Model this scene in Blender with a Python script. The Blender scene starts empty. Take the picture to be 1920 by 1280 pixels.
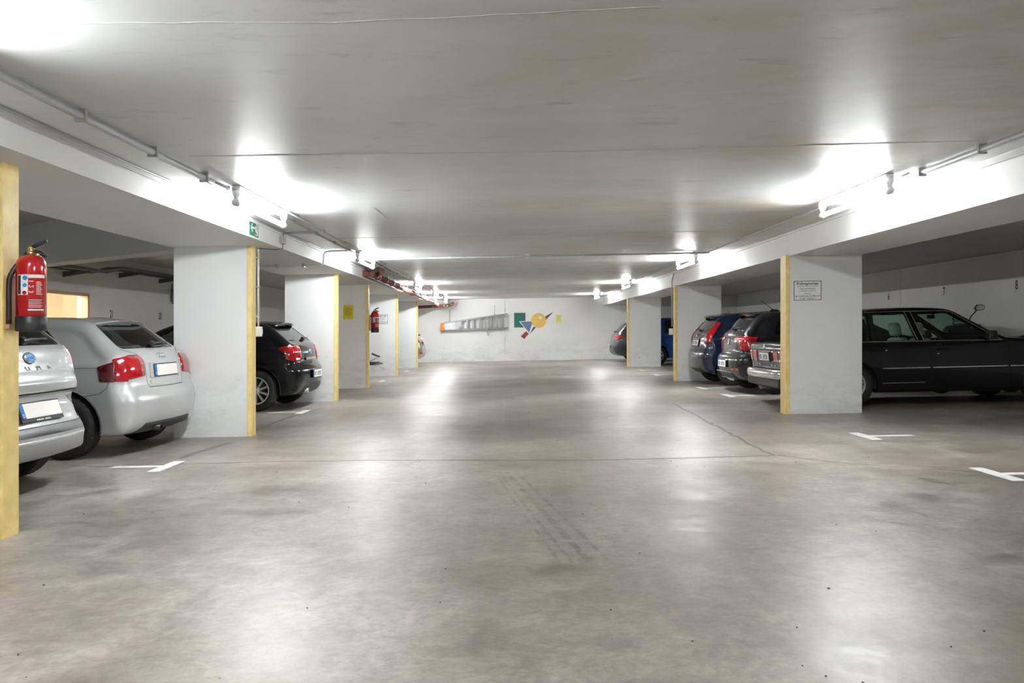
import bpy, bmesh, math, random
from mathutils import Vector, Matrix
from mathutils.bvhtree import BVHTree

random.seed(7)
D = bpy.data
scene = bpy.context.scene
COL = scene.collection
PI = math.pi

# ------------------------------------------------------------------ camera, world, exposure
S = 0.0185                      # cross fall of the floor and of the slab (rises towards +X)
CAM_H = 1.175
cam_d = D.cameras.new('camera')
cam = D.objects.new('camera', cam_d)
COL.objects.link(cam)
cam.location = (0, 0, CAM_H)
cam.rotation_euler = (PI / 2, 0, 0)
cam_d.sensor_width = 36.0
cam_d.lens = 30.0               # 1600 px focal length at 1920 px
cam_d.shift_x = 10 / 1920
cam_d.shift_y = -20 / 1920
cam_d.clip_start = 0.05
scene.camera = cam

world = D.worlds.new('world')
scene.world = world
world.use_nodes = True
world.node_tree.nodes['Background'].inputs[0].default_value = (0.8, 0.85, 0.9, 1)
world.node_tree.nodes['Background'].inputs[1].default_value = 0.02

scene.view_settings.view_transform = 'Standard'
scene.view_settings.look = 'None'
scene.view_settings.gamma = 1.0
scene.view_settings.use_curve_mapping = False
scene.view_settings.exposure = 2.25
scene.cycles.diffuse_bounces = 8  # white-painted room: light keeps bouncing into the bays
scene.cycles.max_bounces = 14
TUBE = 60.0                     # emission of the fluorescent tubes
ROOM_TUBE = 90.0

# ------------------------------------------------------------------ materials
MATS = {}


def new_mat(name):
    m = D.materials.new(name)
    m.use_nodes = True
    MATS[name] = m
    nt = m.node_tree
    return m, nt, nt.nodes['Principled BSDF']


def pmat(name, col, rough=0.5, metal=0.0, coat=0.0, spec=0.5, noise=0.0, nscale=8.0, bump=0.0, bscale=60.0, rn=0.0):
    m, nt, b = new_mat(name)
    b.inputs['Base Color'].default_value = (*col, 1)
    b.inputs['Roughness'].default_value = rough
    b.inputs['Metallic'].default_value = metal
    b.inputs['Coat Weight'].default_value = coat
    b.inputs['Coat Roughness'].default_value = 0.04
    b.inputs['Specular IOR Level'].default_value = spec
    tc = nt.nodes.new('ShaderNodeTexCoord')
    if noise > 0:
        n = nt.nodes.new('ShaderNodeTexNoise')
        n.inputs['Scale'].default_value = nscale
        n.inputs['Detail'].default_value = 6
        n.inputs['Roughness'].default_value = 0.65
        nt.links.new(tc.outputs['Object'], n.inputs['Vector'])
        r = nt.nodes.new('ShaderNodeValToRGB')
        r.color_ramp.elements[0].position = 0.3
        r.color_ramp.elements[1].position = 0.7
        r.color_ramp.elements[0].color = (*[c * (1 - noise) for c in col], 1)
        r.color_ramp.elements[1].color = (*[min(1, c * (1 + noise * 0.4)) for c in col], 1)
        nt.links.new(n.outputs['Fac'], r.inputs['Fac'])
        nt.links.new(r.outputs['Color'], b.inputs['Base Color'])
    if bump > 0:
        n2 = nt.nodes.new('ShaderNodeTexNoise')
        n2.inputs['Scale'].default_value = bscale
        n2.inputs['Detail'].default_value = 4
        nt.links.new(tc.outputs['Object'], n2.inputs['Vector'])
        bp = nt.nodes.new('ShaderNodeBump')
        bp.inputs['Strength'].default_value = bump
        bp.inputs['Distance'].default_value = 0.01
        nt.links.new(n2.outputs['Fac'], bp.inputs['Height'])
        nt.links.new(bp.outputs['Normal'], b.inputs['Normal'])
    return m


def emat(name, col, s):
    m, nt, b = new_mat(name)
    b.inputs['Base Color'].default_value = (*col, 1)
    b.inputs['Emission Color'].default_value = (*col, 1)
    b.inputs['Emission Strength'].default_value = s
    return m


def glass_mat(name, tint, rough=0.02):
    m, nt, b = new_mat(name)
    nt.nodes.remove(b)
    out = nt.nodes['Material Output']
    tr = nt.nodes.new('ShaderNodeBsdfTransparent')
    tr.inputs['Color'].default_value = (*tint, 1)
    gl = nt.nodes.new('ShaderNodeBsdfGlossy')
    gl.inputs['Roughness'].default_value = rough
    gl.inputs['Color'].default_value = (0.95, 0.97, 0.97, 1)
    lw = nt.nodes.new('ShaderNodeLayerWeight')
    lw.inputs['Blend'].default_value = 0.5
    pw = nt.nodes.new('ShaderNodeMath')
    pw.operation = 'POWER'
    nt.links.new(lw.outputs['Facing'], pw.inputs[0])
    pw.inputs[1].default_value = 4.0
    fr = nt.nodes.new('ShaderNodeMapRange')
    nt.links.new(pw.outputs[0], fr.inputs[0])
    fr.inputs[3].default_value = 0.06
    fr.inputs[4].default_value = 0.9
    mx = nt.nodes.new('ShaderNodeMixShader')
    nt.links.new(fr.outputs[0], mx.inputs[0])
    nt.links.new(tr.outputs[0], mx.inputs[1])
    nt.links.new(gl.outputs[0], mx.inputs[2])
    nt.links.new(mx.outputs[0], out.inputs['Surface'])
    return m


def ramp_node(nt, src, stops):
    r = nt.nodes.new('ShaderNodeValToRGB')
    el = r.color_ramp.elements
    while len(el) < len(stops):
        el.new(0.5)
    for e, (p, c) in zip(el, stops):
        e.position = p
        e.color = (*c, 1) if len(c) == 3 else c
    nt.links.new(src, r.inputs['Fac'])
    return r


def noise_node(nt, vec, scale, detail=6, rough=0.6, dist=0.0):
    n = nt.nodes.new('ShaderNodeTexNoise')
    n.inputs['Scale'].default_value = scale
    n.inputs['Detail'].default_value = detail
    n.inputs['Roughness'].default_value = rough
    n.inputs['Distortion'].default_value = dist
    nt.links.new(vec, n.inputs['Vector'])
    return n


def mapping(nt, vec, scale=(1, 1, 1), loc=(0, 0, 0)):
    mp = nt.nodes.new('ShaderNodeMapping')
    mp.inputs['Scale'].default_value = scale
    mp.inputs['Location'].default_value = loc
    nt.links.new(vec, mp.inputs['Vector'])
    return mp.outputs['Vector']


def mixc(nt, a, b, fac, mode='MIX'):
    mx = nt.nodes.new('ShaderNodeMix')
    mx.data_type = 'RGBA'
    mx.blend_type = mode
    for sock, v in ((mx.inputs[0], fac), (mx.inputs[6], a), (mx.inputs[7], b)):
        if hasattr(v, 'is_linked'):
            nt.links.new(v, sock)
        elif isinstance(v, (int, float)):
            sock.default_value = v
        else:
            sock.default_value = (*v, 1)
    return mx.outputs[2]


def make_floor_mat():
    m, nt, b = new_mat('concrete_floor')
    tc = nt.nodes.new('ShaderNodeTexCoord').outputs['Object']
    big = noise_node(nt, mapping(nt, tc, (0.55, 0.55, 1)), 1.0, 8, 0.62, 0.3)
    base = ramp_node(nt, big.outputs['Fac'], [(0.27, (0.135, 0.113, 0.092)), (0.46, (0.252, 0.224, 0.195)), (0.68, (0.39, 0.368, 0.338))])
    mid = noise_node(nt, mapping(nt, tc, (1, 1, 1), (3, 7, 0)), 3.2, 8, 0.7, 0.6)
    midr = ramp_node(nt, mid.outputs['Fac'], [(0.28, (0.52, 0.50, 0.475)), (0.48, (0.95, 0.95, 0.95)), (0.7, (1.3, 1.29, 1.27))])
    c1 = mixc(nt, base.outputs[0], midr.outputs[0], 1.0, 'MULTIPLY')
    fine = noise_node(nt, tc, 26, 8, 0.75)
    finer = ramp_node(nt, fine.outputs['Fac'], [(0.3, (0.55, 0.54, 0.53)), (0.5, (1.0, 1.0, 1.0)), (0.68, (1.25, 1.25, 1.25))])
    c2 = mixc(nt, c1, finer.outputs[0], 0.75, 'MULTIPLY')
    grain = noise_node(nt, mapping(nt, tc, (1, 1, 1), (2, 5, 0)), 9.0, 10, 0.8, 0.4)
    grr = ramp_node(nt, grain.outputs['Fac'], [(0.32, (0.6, 0.58, 0.55)), (0.5, (1, 1, 1)), (0.68, (1.22, 1.22, 1.21))])
    c2 = mixc(nt, c2, grr.outputs[0], 0.7, 'MULTIPLY')
    # wheel paths: two long darker bands driven along the aisle
    streak = noise_node(nt, mapping(nt, tc, (2.6, 0.07, 1), (1.3, 0, 0)), 1.0, 5, 0.6, 0.2)
    sr = ramp_node(nt, streak.outputs['Fac'], [(0.36, (0.8, 0.79, 0.77)), (0.6, (1.04, 1.04, 1.04))])
    c3 = mixc(nt, c2, sr.outputs[0], 0.65, 'MULTIPLY')
    # hairline cracks
    vo = nt.nodes.new('ShaderNodeTexVoronoi')
    vo.feature = 'DISTANCE_TO_EDGE'
    vo.inputs['Scale'].default_value = 0.55
    wob = noise_node(nt, tc, 5.0, 5, 0.7)
    wv = nt.nodes.new('ShaderNodeVectorMath')
    wv.operation = 'MULTIPLY_ADD'
    nt.links.new(wob.outputs['Color'], wv.inputs[0])
    wv.inputs[1].default_value = (0.35, 0.35, 0)
    nt.links.new(tc, wv.inputs[2])
    nt.links.new(wv.outputs[0], vo.inputs['Vector'])
    cr = ramp_node(nt, vo.outputs['Distance'], [(0.0, (0.7, 0.69, 0.67)), (0.004, (1, 1, 1))])
    gate = noise_node(nt, tc, 0.9, 3)
    gr = ramp_node(nt, gate.outputs['Fac'], [(0.46, (0, 0, 0)), (0.6, (1, 1, 1))])
    c4 = mixc(nt, c3, cr.outputs[0], gr.outputs[0], 'MULTIPLY')
    nt.links.new(c4, b.inputs['Base Color'])
    rr = ramp_node(nt, mid.outputs['Fac'], [(0.3, (0.30,) * 3), (0.7, (0.47,) * 3)])
    rf = mixc(nt, rr.outputs[0], finer.outputs[0], 0.35, 'MULTIPLY')
    nt.links.new(rf, b.inputs['Roughness'])
    b.inputs['Specular IOR Level'].default_value = 0.6
    bp = nt.nodes.new('ShaderNodeBump')
    bp.inputs['Strength'].default_value = 0.22
    bp.inputs['Distance'].default_value = 0.006
    hb = noise_node(nt, tc, 14, 8, 0.7)
    nt.links.new(hb.outputs['Fac'], bp.inputs['Height'])
    nt.links.new(bp.outputs['Normal'], b.inputs['Normal'])
    return m


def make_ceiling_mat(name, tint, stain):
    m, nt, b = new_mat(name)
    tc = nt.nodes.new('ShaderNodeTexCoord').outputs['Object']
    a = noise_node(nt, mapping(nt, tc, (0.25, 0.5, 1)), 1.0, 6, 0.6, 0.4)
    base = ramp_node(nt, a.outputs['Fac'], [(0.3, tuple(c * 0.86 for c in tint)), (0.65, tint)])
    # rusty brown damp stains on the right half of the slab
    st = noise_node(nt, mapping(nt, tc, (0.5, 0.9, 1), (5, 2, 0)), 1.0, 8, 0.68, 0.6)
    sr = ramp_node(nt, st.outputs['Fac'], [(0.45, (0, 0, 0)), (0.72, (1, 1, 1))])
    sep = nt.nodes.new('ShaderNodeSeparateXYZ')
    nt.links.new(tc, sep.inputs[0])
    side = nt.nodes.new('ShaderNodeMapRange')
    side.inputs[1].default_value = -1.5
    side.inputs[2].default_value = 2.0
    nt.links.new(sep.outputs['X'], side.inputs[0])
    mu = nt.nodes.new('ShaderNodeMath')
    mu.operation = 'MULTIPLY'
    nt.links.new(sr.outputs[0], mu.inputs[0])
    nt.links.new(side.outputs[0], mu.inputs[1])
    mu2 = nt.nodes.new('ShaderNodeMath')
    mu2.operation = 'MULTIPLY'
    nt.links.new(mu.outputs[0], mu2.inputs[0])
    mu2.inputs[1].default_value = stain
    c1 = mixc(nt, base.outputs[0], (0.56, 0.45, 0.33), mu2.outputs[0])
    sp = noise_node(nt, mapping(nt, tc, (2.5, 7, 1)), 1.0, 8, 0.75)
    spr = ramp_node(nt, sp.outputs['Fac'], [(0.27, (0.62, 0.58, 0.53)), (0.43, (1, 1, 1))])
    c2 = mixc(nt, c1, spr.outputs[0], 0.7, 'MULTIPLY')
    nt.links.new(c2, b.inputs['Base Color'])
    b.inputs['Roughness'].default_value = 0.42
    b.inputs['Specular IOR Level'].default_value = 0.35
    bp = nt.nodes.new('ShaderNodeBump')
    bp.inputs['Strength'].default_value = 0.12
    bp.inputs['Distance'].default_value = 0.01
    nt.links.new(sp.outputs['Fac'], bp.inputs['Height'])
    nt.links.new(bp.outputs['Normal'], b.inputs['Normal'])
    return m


def make_wall_mat(name, tint, dirt):
    m, nt, b = new_mat(name)
    tc = nt.nodes.new('ShaderNodeTexCoord').outputs['Object']
    a = noise_node(nt, tc, 0.8, 6, 0.6, 0.3)
    base = ramp_node(nt, a.outputs['Fac'], [(0.3, tuple(c * 0.93 for c in tint)), (0.65, tint)])
    # scuffs, thicker in the knee-high band where bumpers and shoes touch
    sc = noise_node(nt, mapping(nt, tc, (5, 5, 9), (2, 1, 4)), 1.0, 8, 0.8, 0.8)
    scr0 = ramp_node(nt, sc.outputs['Fac'], [(0.60, (0, 0, 0)), (0.70, (1, 1, 1))])
    sm = noise_node(nt, mapping(nt, tc, (1.3, 1.3, 3.0), (9, 4, 1)), 1.0, 8, 0.75, 0.5)
    smr = ramp_node(nt, sm.outputs['Fac'], [(0.48, (0, 0, 0)), (0.75, (0.55, 0.55, 0.55))])
    scr = nt.nodes.new('ShaderNodeMix')
    scr.data_type = 'RGBA'
    scr.blend_type = 'ADD'
    scr.inputs[0].default_value = 1.0
    nt.links.new(scr0.outputs[0], scr.inputs[6])
    nt.links.new(smr.outputs[0], scr.inputs[7])
    sep = nt.nodes.new('ShaderNodeSeparateXYZ')
    nt.links.new(tc, sep.inputs[0])
    hr = nt.nodes.new('ShaderNodeMapRange')
    hr.inputs[1].default_value = 0.95
    hr.inputs[2].default_value = 0.25
    nt.links.new(sep.outputs['Z'], hr.inputs[0])
    mu = nt.nodes.new('ShaderNodeMath')
    mu.operation = 'MULTIPLY'
    nt.links.new(scr.outputs[2], mu.inputs[0])
    nt.links.new(hr.outputs[0], mu.inputs[1])
    mu2 = nt.nodes.new('ShaderNodeMath')
    mu2.operation = 'MULTIPLY'
    nt.links.new(mu.outputs[0], mu2.inputs[0])
    mu2.inputs[1].default_value = dirt
    c1 = mixc(nt, base.outputs[0], (0.2, 0.2, 0.2), mu2.outputs[0])
    nt.links.new(c1, b.inputs['Base Color'])
    b.inputs['Roughness'].default_value = 0.6
    b.inputs['Specular IOR Level'].default_value = 0.3
    bp = nt.nodes.new('ShaderNodeBump')
    bp.inputs['Strength'].default_value = 0.15
    bp.inputs['Distance'].default_value = 0.008
    hb = noise_node(nt, tc, 22, 6, 0.7)
    nt.links.new(hb.outputs['Fac'], bp.inputs['Height'])
    nt.links.new(bp.outputs['Normal'], b.inputs['Normal'])
    return m


FLOOR = make_floor_mat()
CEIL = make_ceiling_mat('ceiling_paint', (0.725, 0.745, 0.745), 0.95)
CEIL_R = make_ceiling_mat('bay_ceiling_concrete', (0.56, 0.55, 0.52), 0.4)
WALL = make_wall_mat('white_wall_paint', (0.84, 0.84, 0.825), 0.7)
PILLAR = make_wall_mat('pillar_paint', (0.79, 0.80, 0.80), 0.75)
BEAM = make_wall_mat('beam_paint', (0.77, 0.77, 0.755), 0.3)
YELLOW = pmat('yellow_paint', (0.88, 0.67, 0.26), 0.45, noise=0.16, nscale=9, bump=0.1, bscale=30)
WHITE_LINE = pmat('line_paint', (0.82, 0.82, 0.80), 0.6, noise=0.25, nscale=14)
SEAL = pmat('crack_filler', (0.17, 0.165, 0.155), 0.55, noise=0.3, nscale=10)
CONDUIT = pmat('grey_conduit', (0.44, 0.455, 0.46), 0.4, noise=0.1)
CLAMP = pmat('clamp_plastic', (0.42, 0.41, 0.37), 0.5, noise=0.15)
LAMPBODY = pmat('lamp_white', (0.72, 0.73, 0.72), 0.45, noise=0.06)
LAMPGREY = pmat('lamp_grey', (0.60, 0.61, 0.62), 0.5, noise=0.08)
BROWN = pmat('brown_pipe', (0.27, 0.085, 0.06), 0.32, noise=0.2, nscale=5)
RUBBER = pmat('pipe_rubber', (0.035, 0.03, 0.03), 0.6, noise=0.1)
STEEL = pmat('galvanised_steel', (0.5, 0.51, 0.52), 0.35, metal=0.8, noise=0.2, nscale=12)
DARKSTEEL = pmat('dark_steel', (0.13, 0.13, 0.135), 0.5, metal=0.4, noise=0.2)
ALU = pmat('aluminium', (0.36, 0.37, 0.385), 0.4, metal=0.6, noise=0.12)
ORANGE = pmat('orange_plastic', (0.9, 0.27, 0.02), 0.45, noise=0.1)
RED = pmat('extinguisher_red', (0.50, 0.006, 0.010), 0.16, coat=0.6, noise=0.05)
BLACK = pmat('black_plastic', (0.018, 0.018, 0.02), 0.4, noise=0.15)
BRASS = pmat('brass', (0.62, 0.47, 0.22), 0.3, metal=1.0, noise=0.1)
PRINTW = pmat('print_white', (0.82, 0.82, 0.80), 0.5, noise=0.05)
PRINTK = pmat('print_black', (0.03, 0.03, 0.035), 0.5, noise=0.05)
PRINTB = pmat('print_blue', (0.03, 0.22, 0.55), 0.5, noise=0.05)
GREEN = pmat('sign_green', (0.01, 0.16, 0.075), 0.4, noise=0.1)
NOTICE = pmat('yellow_notice', (0.68, 0.62, 0.02), 0.5, noise=0.06)
NOTICE2 = pmat('pale_yellow_notice', (0.80, 0.78, 0.20), 0.5, noise=0.08)
MUR_G = pmat('mural_green', (0.015, 0.15, 0.11), 0.6, noise=0.12)
MUR_B = pmat('mural_blue', (0.14, 0.19, 0.37), 0.6, noise=0.12)
MUR_Y = pmat('mural_yellow', (0.80, 0.55, 0.13), 0.6, noise=0.1)
MUR_R = pmat('mural_red', (0.29, 0.055, 0.035), 0.6, noise=0.12)
MUR_K = pmat('mural_charcoal', (0.09, 0.075, 0.075), 0.6, noise=0.12)
WOOD = pmat('frame_wood', (0.62, 0.42, 0.27), 0.5, noise=0.2, nscale=6)
CREAM = pmat('cream_plaster', (0.90, 0.82, 0.70), 0.6, noise=0.06)
BOARD = pmat('mount_board', (0.50, 0.29, 0.13), 0.55, noise=0.2)
CARDB = pmat('cardboard', (0.5, 0.36, 0.2), 0.7, noise=0.15)
TUBE_M = emat('fluorescent_tube', (0.965, 0.995, 1.0), TUBE)
ROOM_M = emat('warm_tube', (1.0, 0.93, 0.82), ROOM_TUBE)

# vehicle materials
SILVER = pmat('silver_paint', (0.56, 0.575, 0.585), 0.33, metal=0.55, coat=0.8, noise=0.02)
SILVER2 = pmat('grey_silver_paint', (0.50, 0.515, 0.525), 0.3, metal=0.55, coat=0.9, noise=0.02)
BLACKP = pmat('black_paint', (0.003, 0.003, 0.004), 0.22, coat=0.45, spec=0.25, noise=0.1)
BLACKM = pmat('black_metallic_paint', (0.007, 0.0075, 0.009), 0.25, coat=0.6, spec=0.3, noise=0.1)
GREYP = pmat('anthracite_paint', (0.035, 0.04, 0.046), 0.28, metal=0.3, coat=0.8, noise=0.1)
NAVY = pmat('navy_paint', (0.004, 0.009, 0.026), 0.26, coat=0.6, spec=0.3, noise=0.1)
BLUEP = pmat('blue_paint', (0.008, 0.075, 0.36), 0.28, metal=0.2, coat=1.0, noise=0.05)
BEIGEP = pmat('beige_paint', (0.36, 0.32, 0.255), 0.28, metal=0.5, coat=1.0, noise=0.05)
TRIM = pmat('dark_trim', (0.02, 0.02, 0.021), 0.5, noise=0.2, nscale=20)
GREYTRIM = pmat('grey_trim', (0.14, 0.145, 0.15), 0.45, noise=0.1)
SKID = pmat('skid_silver', (0.42, 0.43, 0.44), 0.35, metal=0.5, noise=0.05)
GAP = pmat('panel_gap', (0.006, 0.006, 0.006), 0.8, noise=0.1)
TYRE = pmat('tyre_rubber', (0.018, 0.018, 0.018), 0.65, noise=0.25, nscale=18, bump=0.2, bscale=80)
RIM = pmat('alloy', (0.72, 0.73, 0.74), 0.38, metal=0.45, noise=0.08)
RIMD = pmat('brake_dark', (0.03, 0.03, 0.032), 0.6, noise=0.2)
CHROME = pmat('chrome', (0.75, 0.75, 0.76), 0.12, metal=1.0, noise=0.03)
LAMPR = pmat('lens_red', (0.33, 0.003, 0.008), 0.08, coat=1.0, noise=0.35, nscale=16)
LAMPD = pmat('lens_dark_red', (0.09, 0.004, 0.008), 0.08, coat=1.0, noise=0.12)
LAMPO = pmat('lens_orange', (0.36, 0.05, 0.012), 0.1, coat=1.0, noise=0.1)
LAMPC = pmat('lens_clear', (0.72, 0.66, 0.66), 0.1, coat=1.0, noise=0.1)
GLASSD = glass_mat('tinted_glass', (0.16, 0.18, 0.18))
GLASSM = glass_mat('grey_glass', (0.42, 0.47, 0.46))
GLASSG = glass_mat('green_glass', (0.60, 0.76, 0.70))
LINING = pmat('cabin_lining', (0.03, 0.03, 0.032), 0.8, noise=0.1)
SEATD = pmat('dark_seat', (0.05, 0.05, 0.055), 0.85, noise=0.2)
SEATG = pmat('grey_green_seat', (0.34, 0.36, 0.33), 0.9, noise=0.15)
MIRRORG = pmat('mirror_glass', (0.6, 0.62, 0.64), 0.08, metal=1.0, noise=0.02)
PLATEW = pmat('plate_white', (0.80, 0.76, 0.73), 0.45, noise=0.03)
EUBLUE = pmat('plate_blue', (0.01, 0.13, 0.50), 0.4, noise=0.05)


# ------------------------------------------------------------------ mesh helpers
def sh(x, y, z):
    """garage coordinates -> world (cross fall)"""
    return Vector((x, y, z + S * x))


class MB:
    def __init__(self):
        self.v = []
        self.f = []
        self.m = []
        self.smooth = []

    def add(self, vs, fs, mi=0, smooth=False):
        o = len(self.v)
        self.v += [Vector(p) for p in vs]
        for f in fs:
            self.f.append([i + o for i in f])
            self.m.append(mi)
            self.smooth.append(smooth)
        return self

    def box(self, a, b, mi=0, bev=0.0):
        x0, x1 = sorted((a[0], b[0]))
        y0, y1 = sorted((a[1], b[1]))
        z0, z1 = sorted((a[2], b[2]))
        if bev <= 0:
            vs = [(x, y, z) for x in (x0, x1) for y in (y0, y1) for z in (z0, z1)]
            fs = [(0, 1, 3, 2), (4, 6, 7, 5), (0, 4, 5, 1), (2, 3, 7, 6), (0, 2, 6, 4), (1, 5, 7, 3)]
            return self.add(vs, fs, mi)
        bm = bmesh.new()
        bmesh.ops.create_cube(bm, size=1.0)
        for v in bm.verts:
            v.co = Vector(((x0 + x1) / 2 + v.co.x * (x1 - x0), (y0 + y1) / 2 + v.co.y * (y1 - y0), (z0 + z1) / 2 + v.co.z * (z1 - z0)))
        bmesh.ops.bevel(bm, geom=list(bm.edges), offset=bev, segments=2, affect='EDGES', profile=0.5)
        bm.verts.index_update()
        vs = [v.co.copy() for v in bm.verts]
        fs = [[v.index for v in f.verts] for f in bm.faces]
        bm.free()
        return self.add(vs, fs, mi)

    def prism(self, poly, fn0, fn1, mi=0, smooth=False):
        """poly of 2d points mapped by fn0 and fn1 to two 3d caps"""
        n = len(poly)
        vs = [fn0(*p) for p in poly] + [fn1(*p) for p in poly]
        fs = [list(range(n))[::-1], list(range(n, 2 * n))]
        o = len(self.v)
        self.add(vs, fs, mi)
        for i in range(n):
            j = (i + 1) % n
            self.f.append([o + i, o + j, o + n + j, o + n + i])
            self.m.append(mi)
            self.smooth.append(smooth)
        return self

    def tube(self, pts, r, n=10, mi=0, cap=True, closed=False):
        pts = [Vector(p) for p in pts]
        N = len(pts)
        rs = r if isinstance(r, (list, tuple)) else [r] * N
        rings = []
        prev = None
        for i, p in enumerate(pts):
            if closed:
                t = (pts[(i + 1) % N] - pts[i - 1]).normalized()
            elif i == 0:
                t = (pts[1] - p).normalized()
            elif i == N - 1:
                t = (p - pts[i - 1]).normalized()
            else:
                t = ((pts[i + 1] - p).normalized() + (p - pts[i - 1]).normalized()).normalized()
            if prev is None:
                a = Vector((0, 0, 1)) if abs(t.z) < 0.9 else Vector((1, 0, 0))
                u = t.cross(a).normalized()
            else:
                u = (prev - t * prev.dot(t)).normalized()
            prev = u
            w = t.cross(u)
            rings.append([p + u * (rs[i] * math.cos(2 * PI * k / n)) + w * (rs[i] * math.sin(2 * PI * k / n)) for k in range(n)])
        vs = [q for rg in rings for q in rg]
        fs = []
        for i in range(N if closed else N - 1):
            a = i * n
            b = ((i + 1) % N) * n
            for k in range(n):
                fs.append([a + k, a + (k + 1) % n, b + (k + 1) % n, b + k])
        o = len(self.v)
        self.add(vs, fs, mi, True)
        if cap and not closed:
            for base, rev in ((0, True), ((N - 1) * n, False)):
                ids = [o + base + k for k in range(n)]
                self.f.append(ids[::-1] if rev else ids)
                self.m.append(mi)
                self.smooth.append(False)
        return self

    def lathe(self, prof, M=None, n=24, mi=0, smooth=True, closed=False):
        """prof: (r, h) revolved about local Z, placed by matrix M"""
        M = M or Matrix()
        vs = []
        for (r, h) in prof:
            for k in range(n):
                vs.append(M @ Vector((r * math.cos(2 * PI * k / n), r * math.sin(2 * PI * k / n), h)))
        fs = []
        L = len(prof)
        for i in range(L if closed else L - 1):
            a = i * n
            b = ((i + 1) % L) * n
            for k in range(n):
                fs.append([a + k, a + (k + 1) % n, b + (k + 1) % n, b + k])
        self.add(vs, fs, mi, smooth)
        return self

    def xform(self, M):
        self.v = [M @ p for p in self.v]
        return self

    def shear(self):
        self.v = [sh(*p) for p in self.v]
        return self

    def mesh(self, name, mats):
        me = D.meshes.new(name)
        me.from_pydata([tuple(p) for p in self.v], [], self.f)
        for m in mats:
            me.materials.append(m)
        for p, mi, s in zip(me.polygons, self.m, self.smooth):
            p.material_index = mi
            p.use_smooth = s
        bm = bmesh.new()
        bm.from_mesh(me)
        bmesh.ops.remove_doubles(bm, verts=bm.verts, dist=1e-6)
        bmesh.ops.recalc_face_normals(bm, faces=bm.faces)
        bm.to_mesh(me)
        bm.free()
        return me


def link(name, me, parent=None, loc=None):
    o = D.objects.new(name, me)
    COL.objects.link(o)
    if parent is not None:
        o.parent = parent
    if loc is not None:
        o.location = loc
    return o


def tag(o, label=None, cat=None, group=None, kind=None):
    if label:
        o['label'] = label
    if cat:
        o['category'] = cat
    if group:
        o['group'] = group
    if kind:
        o['kind'] = kind
    return o


def struct(name, mb, mats, label=None):
    """piece of the setting, built in garage coordinates"""
    mats = mats if isinstance(mats, (list, tuple)) else [mats]
    o = link(name, mb.shear().mesh(name, mats))
    o['kind'] = 'structure'
    if label:
        o['label'] = label
    return o


def thing(name, label, cat, base, group=None, rot=None):
    o = D.objects.new(name, None)
    COL.objects.link(o)
    o.empty_display_size = 0.1
    o.location = sh(*base)
    if rot is not None:
        o.rotation_euler = rot
    tag(o, label, cat, group)
    return o


def gpart(name, mb, mats, parent):
    """part whose mesh is given in garage coordinates"""
    mats = mats if isinstance(mats, (list, tuple)) else [mats]
    mb.shear()
    off = parent.location.copy()
    if parent.parent:
        off = off + parent.parent.location
    mb.v = [p - off for p in mb.v]
    return link(name, mb.mesh(name, mats), parent)


def lpart(name, mb, mats, parent, label=None):
    mats = mats if isinstance(mats, (list, tuple)) else [mats]
    o = link(name, mb.mesh(name, mats), parent)
    if label:
        o['label'] = label
    return o


def single(name, mb, mats, label, cat, base, group=None):
    """one-mesh thing given in garage coordinates, origin at base"""
    mats = mats if isinstance(mats, (list, tuple)) else [mats]
    mb.shear()
    b = sh(*base)
    mb.v = [p - b for p in mb.v]
    o = link(name, mb.mesh(name, mats))
    o.location = b
    return tag(o, label, cat, group)


_text_cache = {}


def text_mb(s, size, depth=0.0, width=None, align='CENTER', narrow=1.0, bold=0.0):
    """text as an MB in the local XY plane, centred"""
    key = (s, align, bold)
    if key not in _text_cache:
        c = D.curves.new('lettering', 'FONT')
        c.body = s
        c.align_x = align
        c.align_y = 'CENTER'
        c.resolution_u = 2
        c.offset = bold
        o = D.objects.new('lettering', c)
        COL.objects.link(o)
        dg = bpy.context.evaluated_depsgraph_get()
        me = D.meshes.new_from_object(o.evaluated_get(dg))
        vs = [v.co.copy() for v in me.vertices]
        fs = [list(p.vertices) for p in me.polygons]
        D.objects.remove(o)
        D.curves.remove(c)
        D.meshes.remove(me)
        _text_cache[key] = (vs, fs)
    vs, fs = _text_cache[key]
    mb = MB()
    if not vs:
        return mb
    x0 = min(v.x for v in vs)
    x1 = max(v.x for v in vs)
    y0 = min(v.y for v in vs)
    y1 = max(v.y for v in vs)
    k = size / max(1e-6, y1 - y0)
    kx = k * narrow if width is None else width / max(1e-6, x1 - x0)
    cx = (x0 + x1) / 2 if align == 'CENTER' else x0
    out = [Vector(((v.x - cx) * kx, (v.y - (y0 + y1) / 2) * k, 0)) for v in vs]
    mb.add(out, fs)
    if depth > 0:
        bm = bmesh.new()
        bv = [bm.verts.new(p) for p in out]
        for f in fs:
            try:
                bm.faces.new([bv[i] for i in f])
            except ValueError:
                pass
        r = bmesh.ops.extrude_face_region(bm, geom=list(bm.faces))
        for g in r['geom']:
            if isinstance(g, bmesh.types.BMVert):
                g.co.z += depth
        bm.verts.index_update()
        mb = MB()
        mb.add([v.co.copy() for v in bm.verts], [[v.index for v in f.verts] for f in bm.faces])
        bm.free()
    return mb


def frame(o, right, up):
    right = Vector(right).normalized()
    up = Vector(up).normalized()
    n = right.cross(up)
    M = Matrix((right, up, n)).transposed().to_4x4()
    M.translation = Vector(o)
    return M


# ------------------------------------------------------------------ the garage shell
Z_CEIL = 2.431
ZB_L, ZB_R = 2.2245, 2.10
XB_L0, XB_L1 = -3.93, -2.73
XB_R0, XB_R1 = 3.745, 4.72
XW_L, XW_R = -7.9, 9.0
Y0, YF = -5.0, 33.3
XP_L, XP_R = -2.97, 3.70

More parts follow.
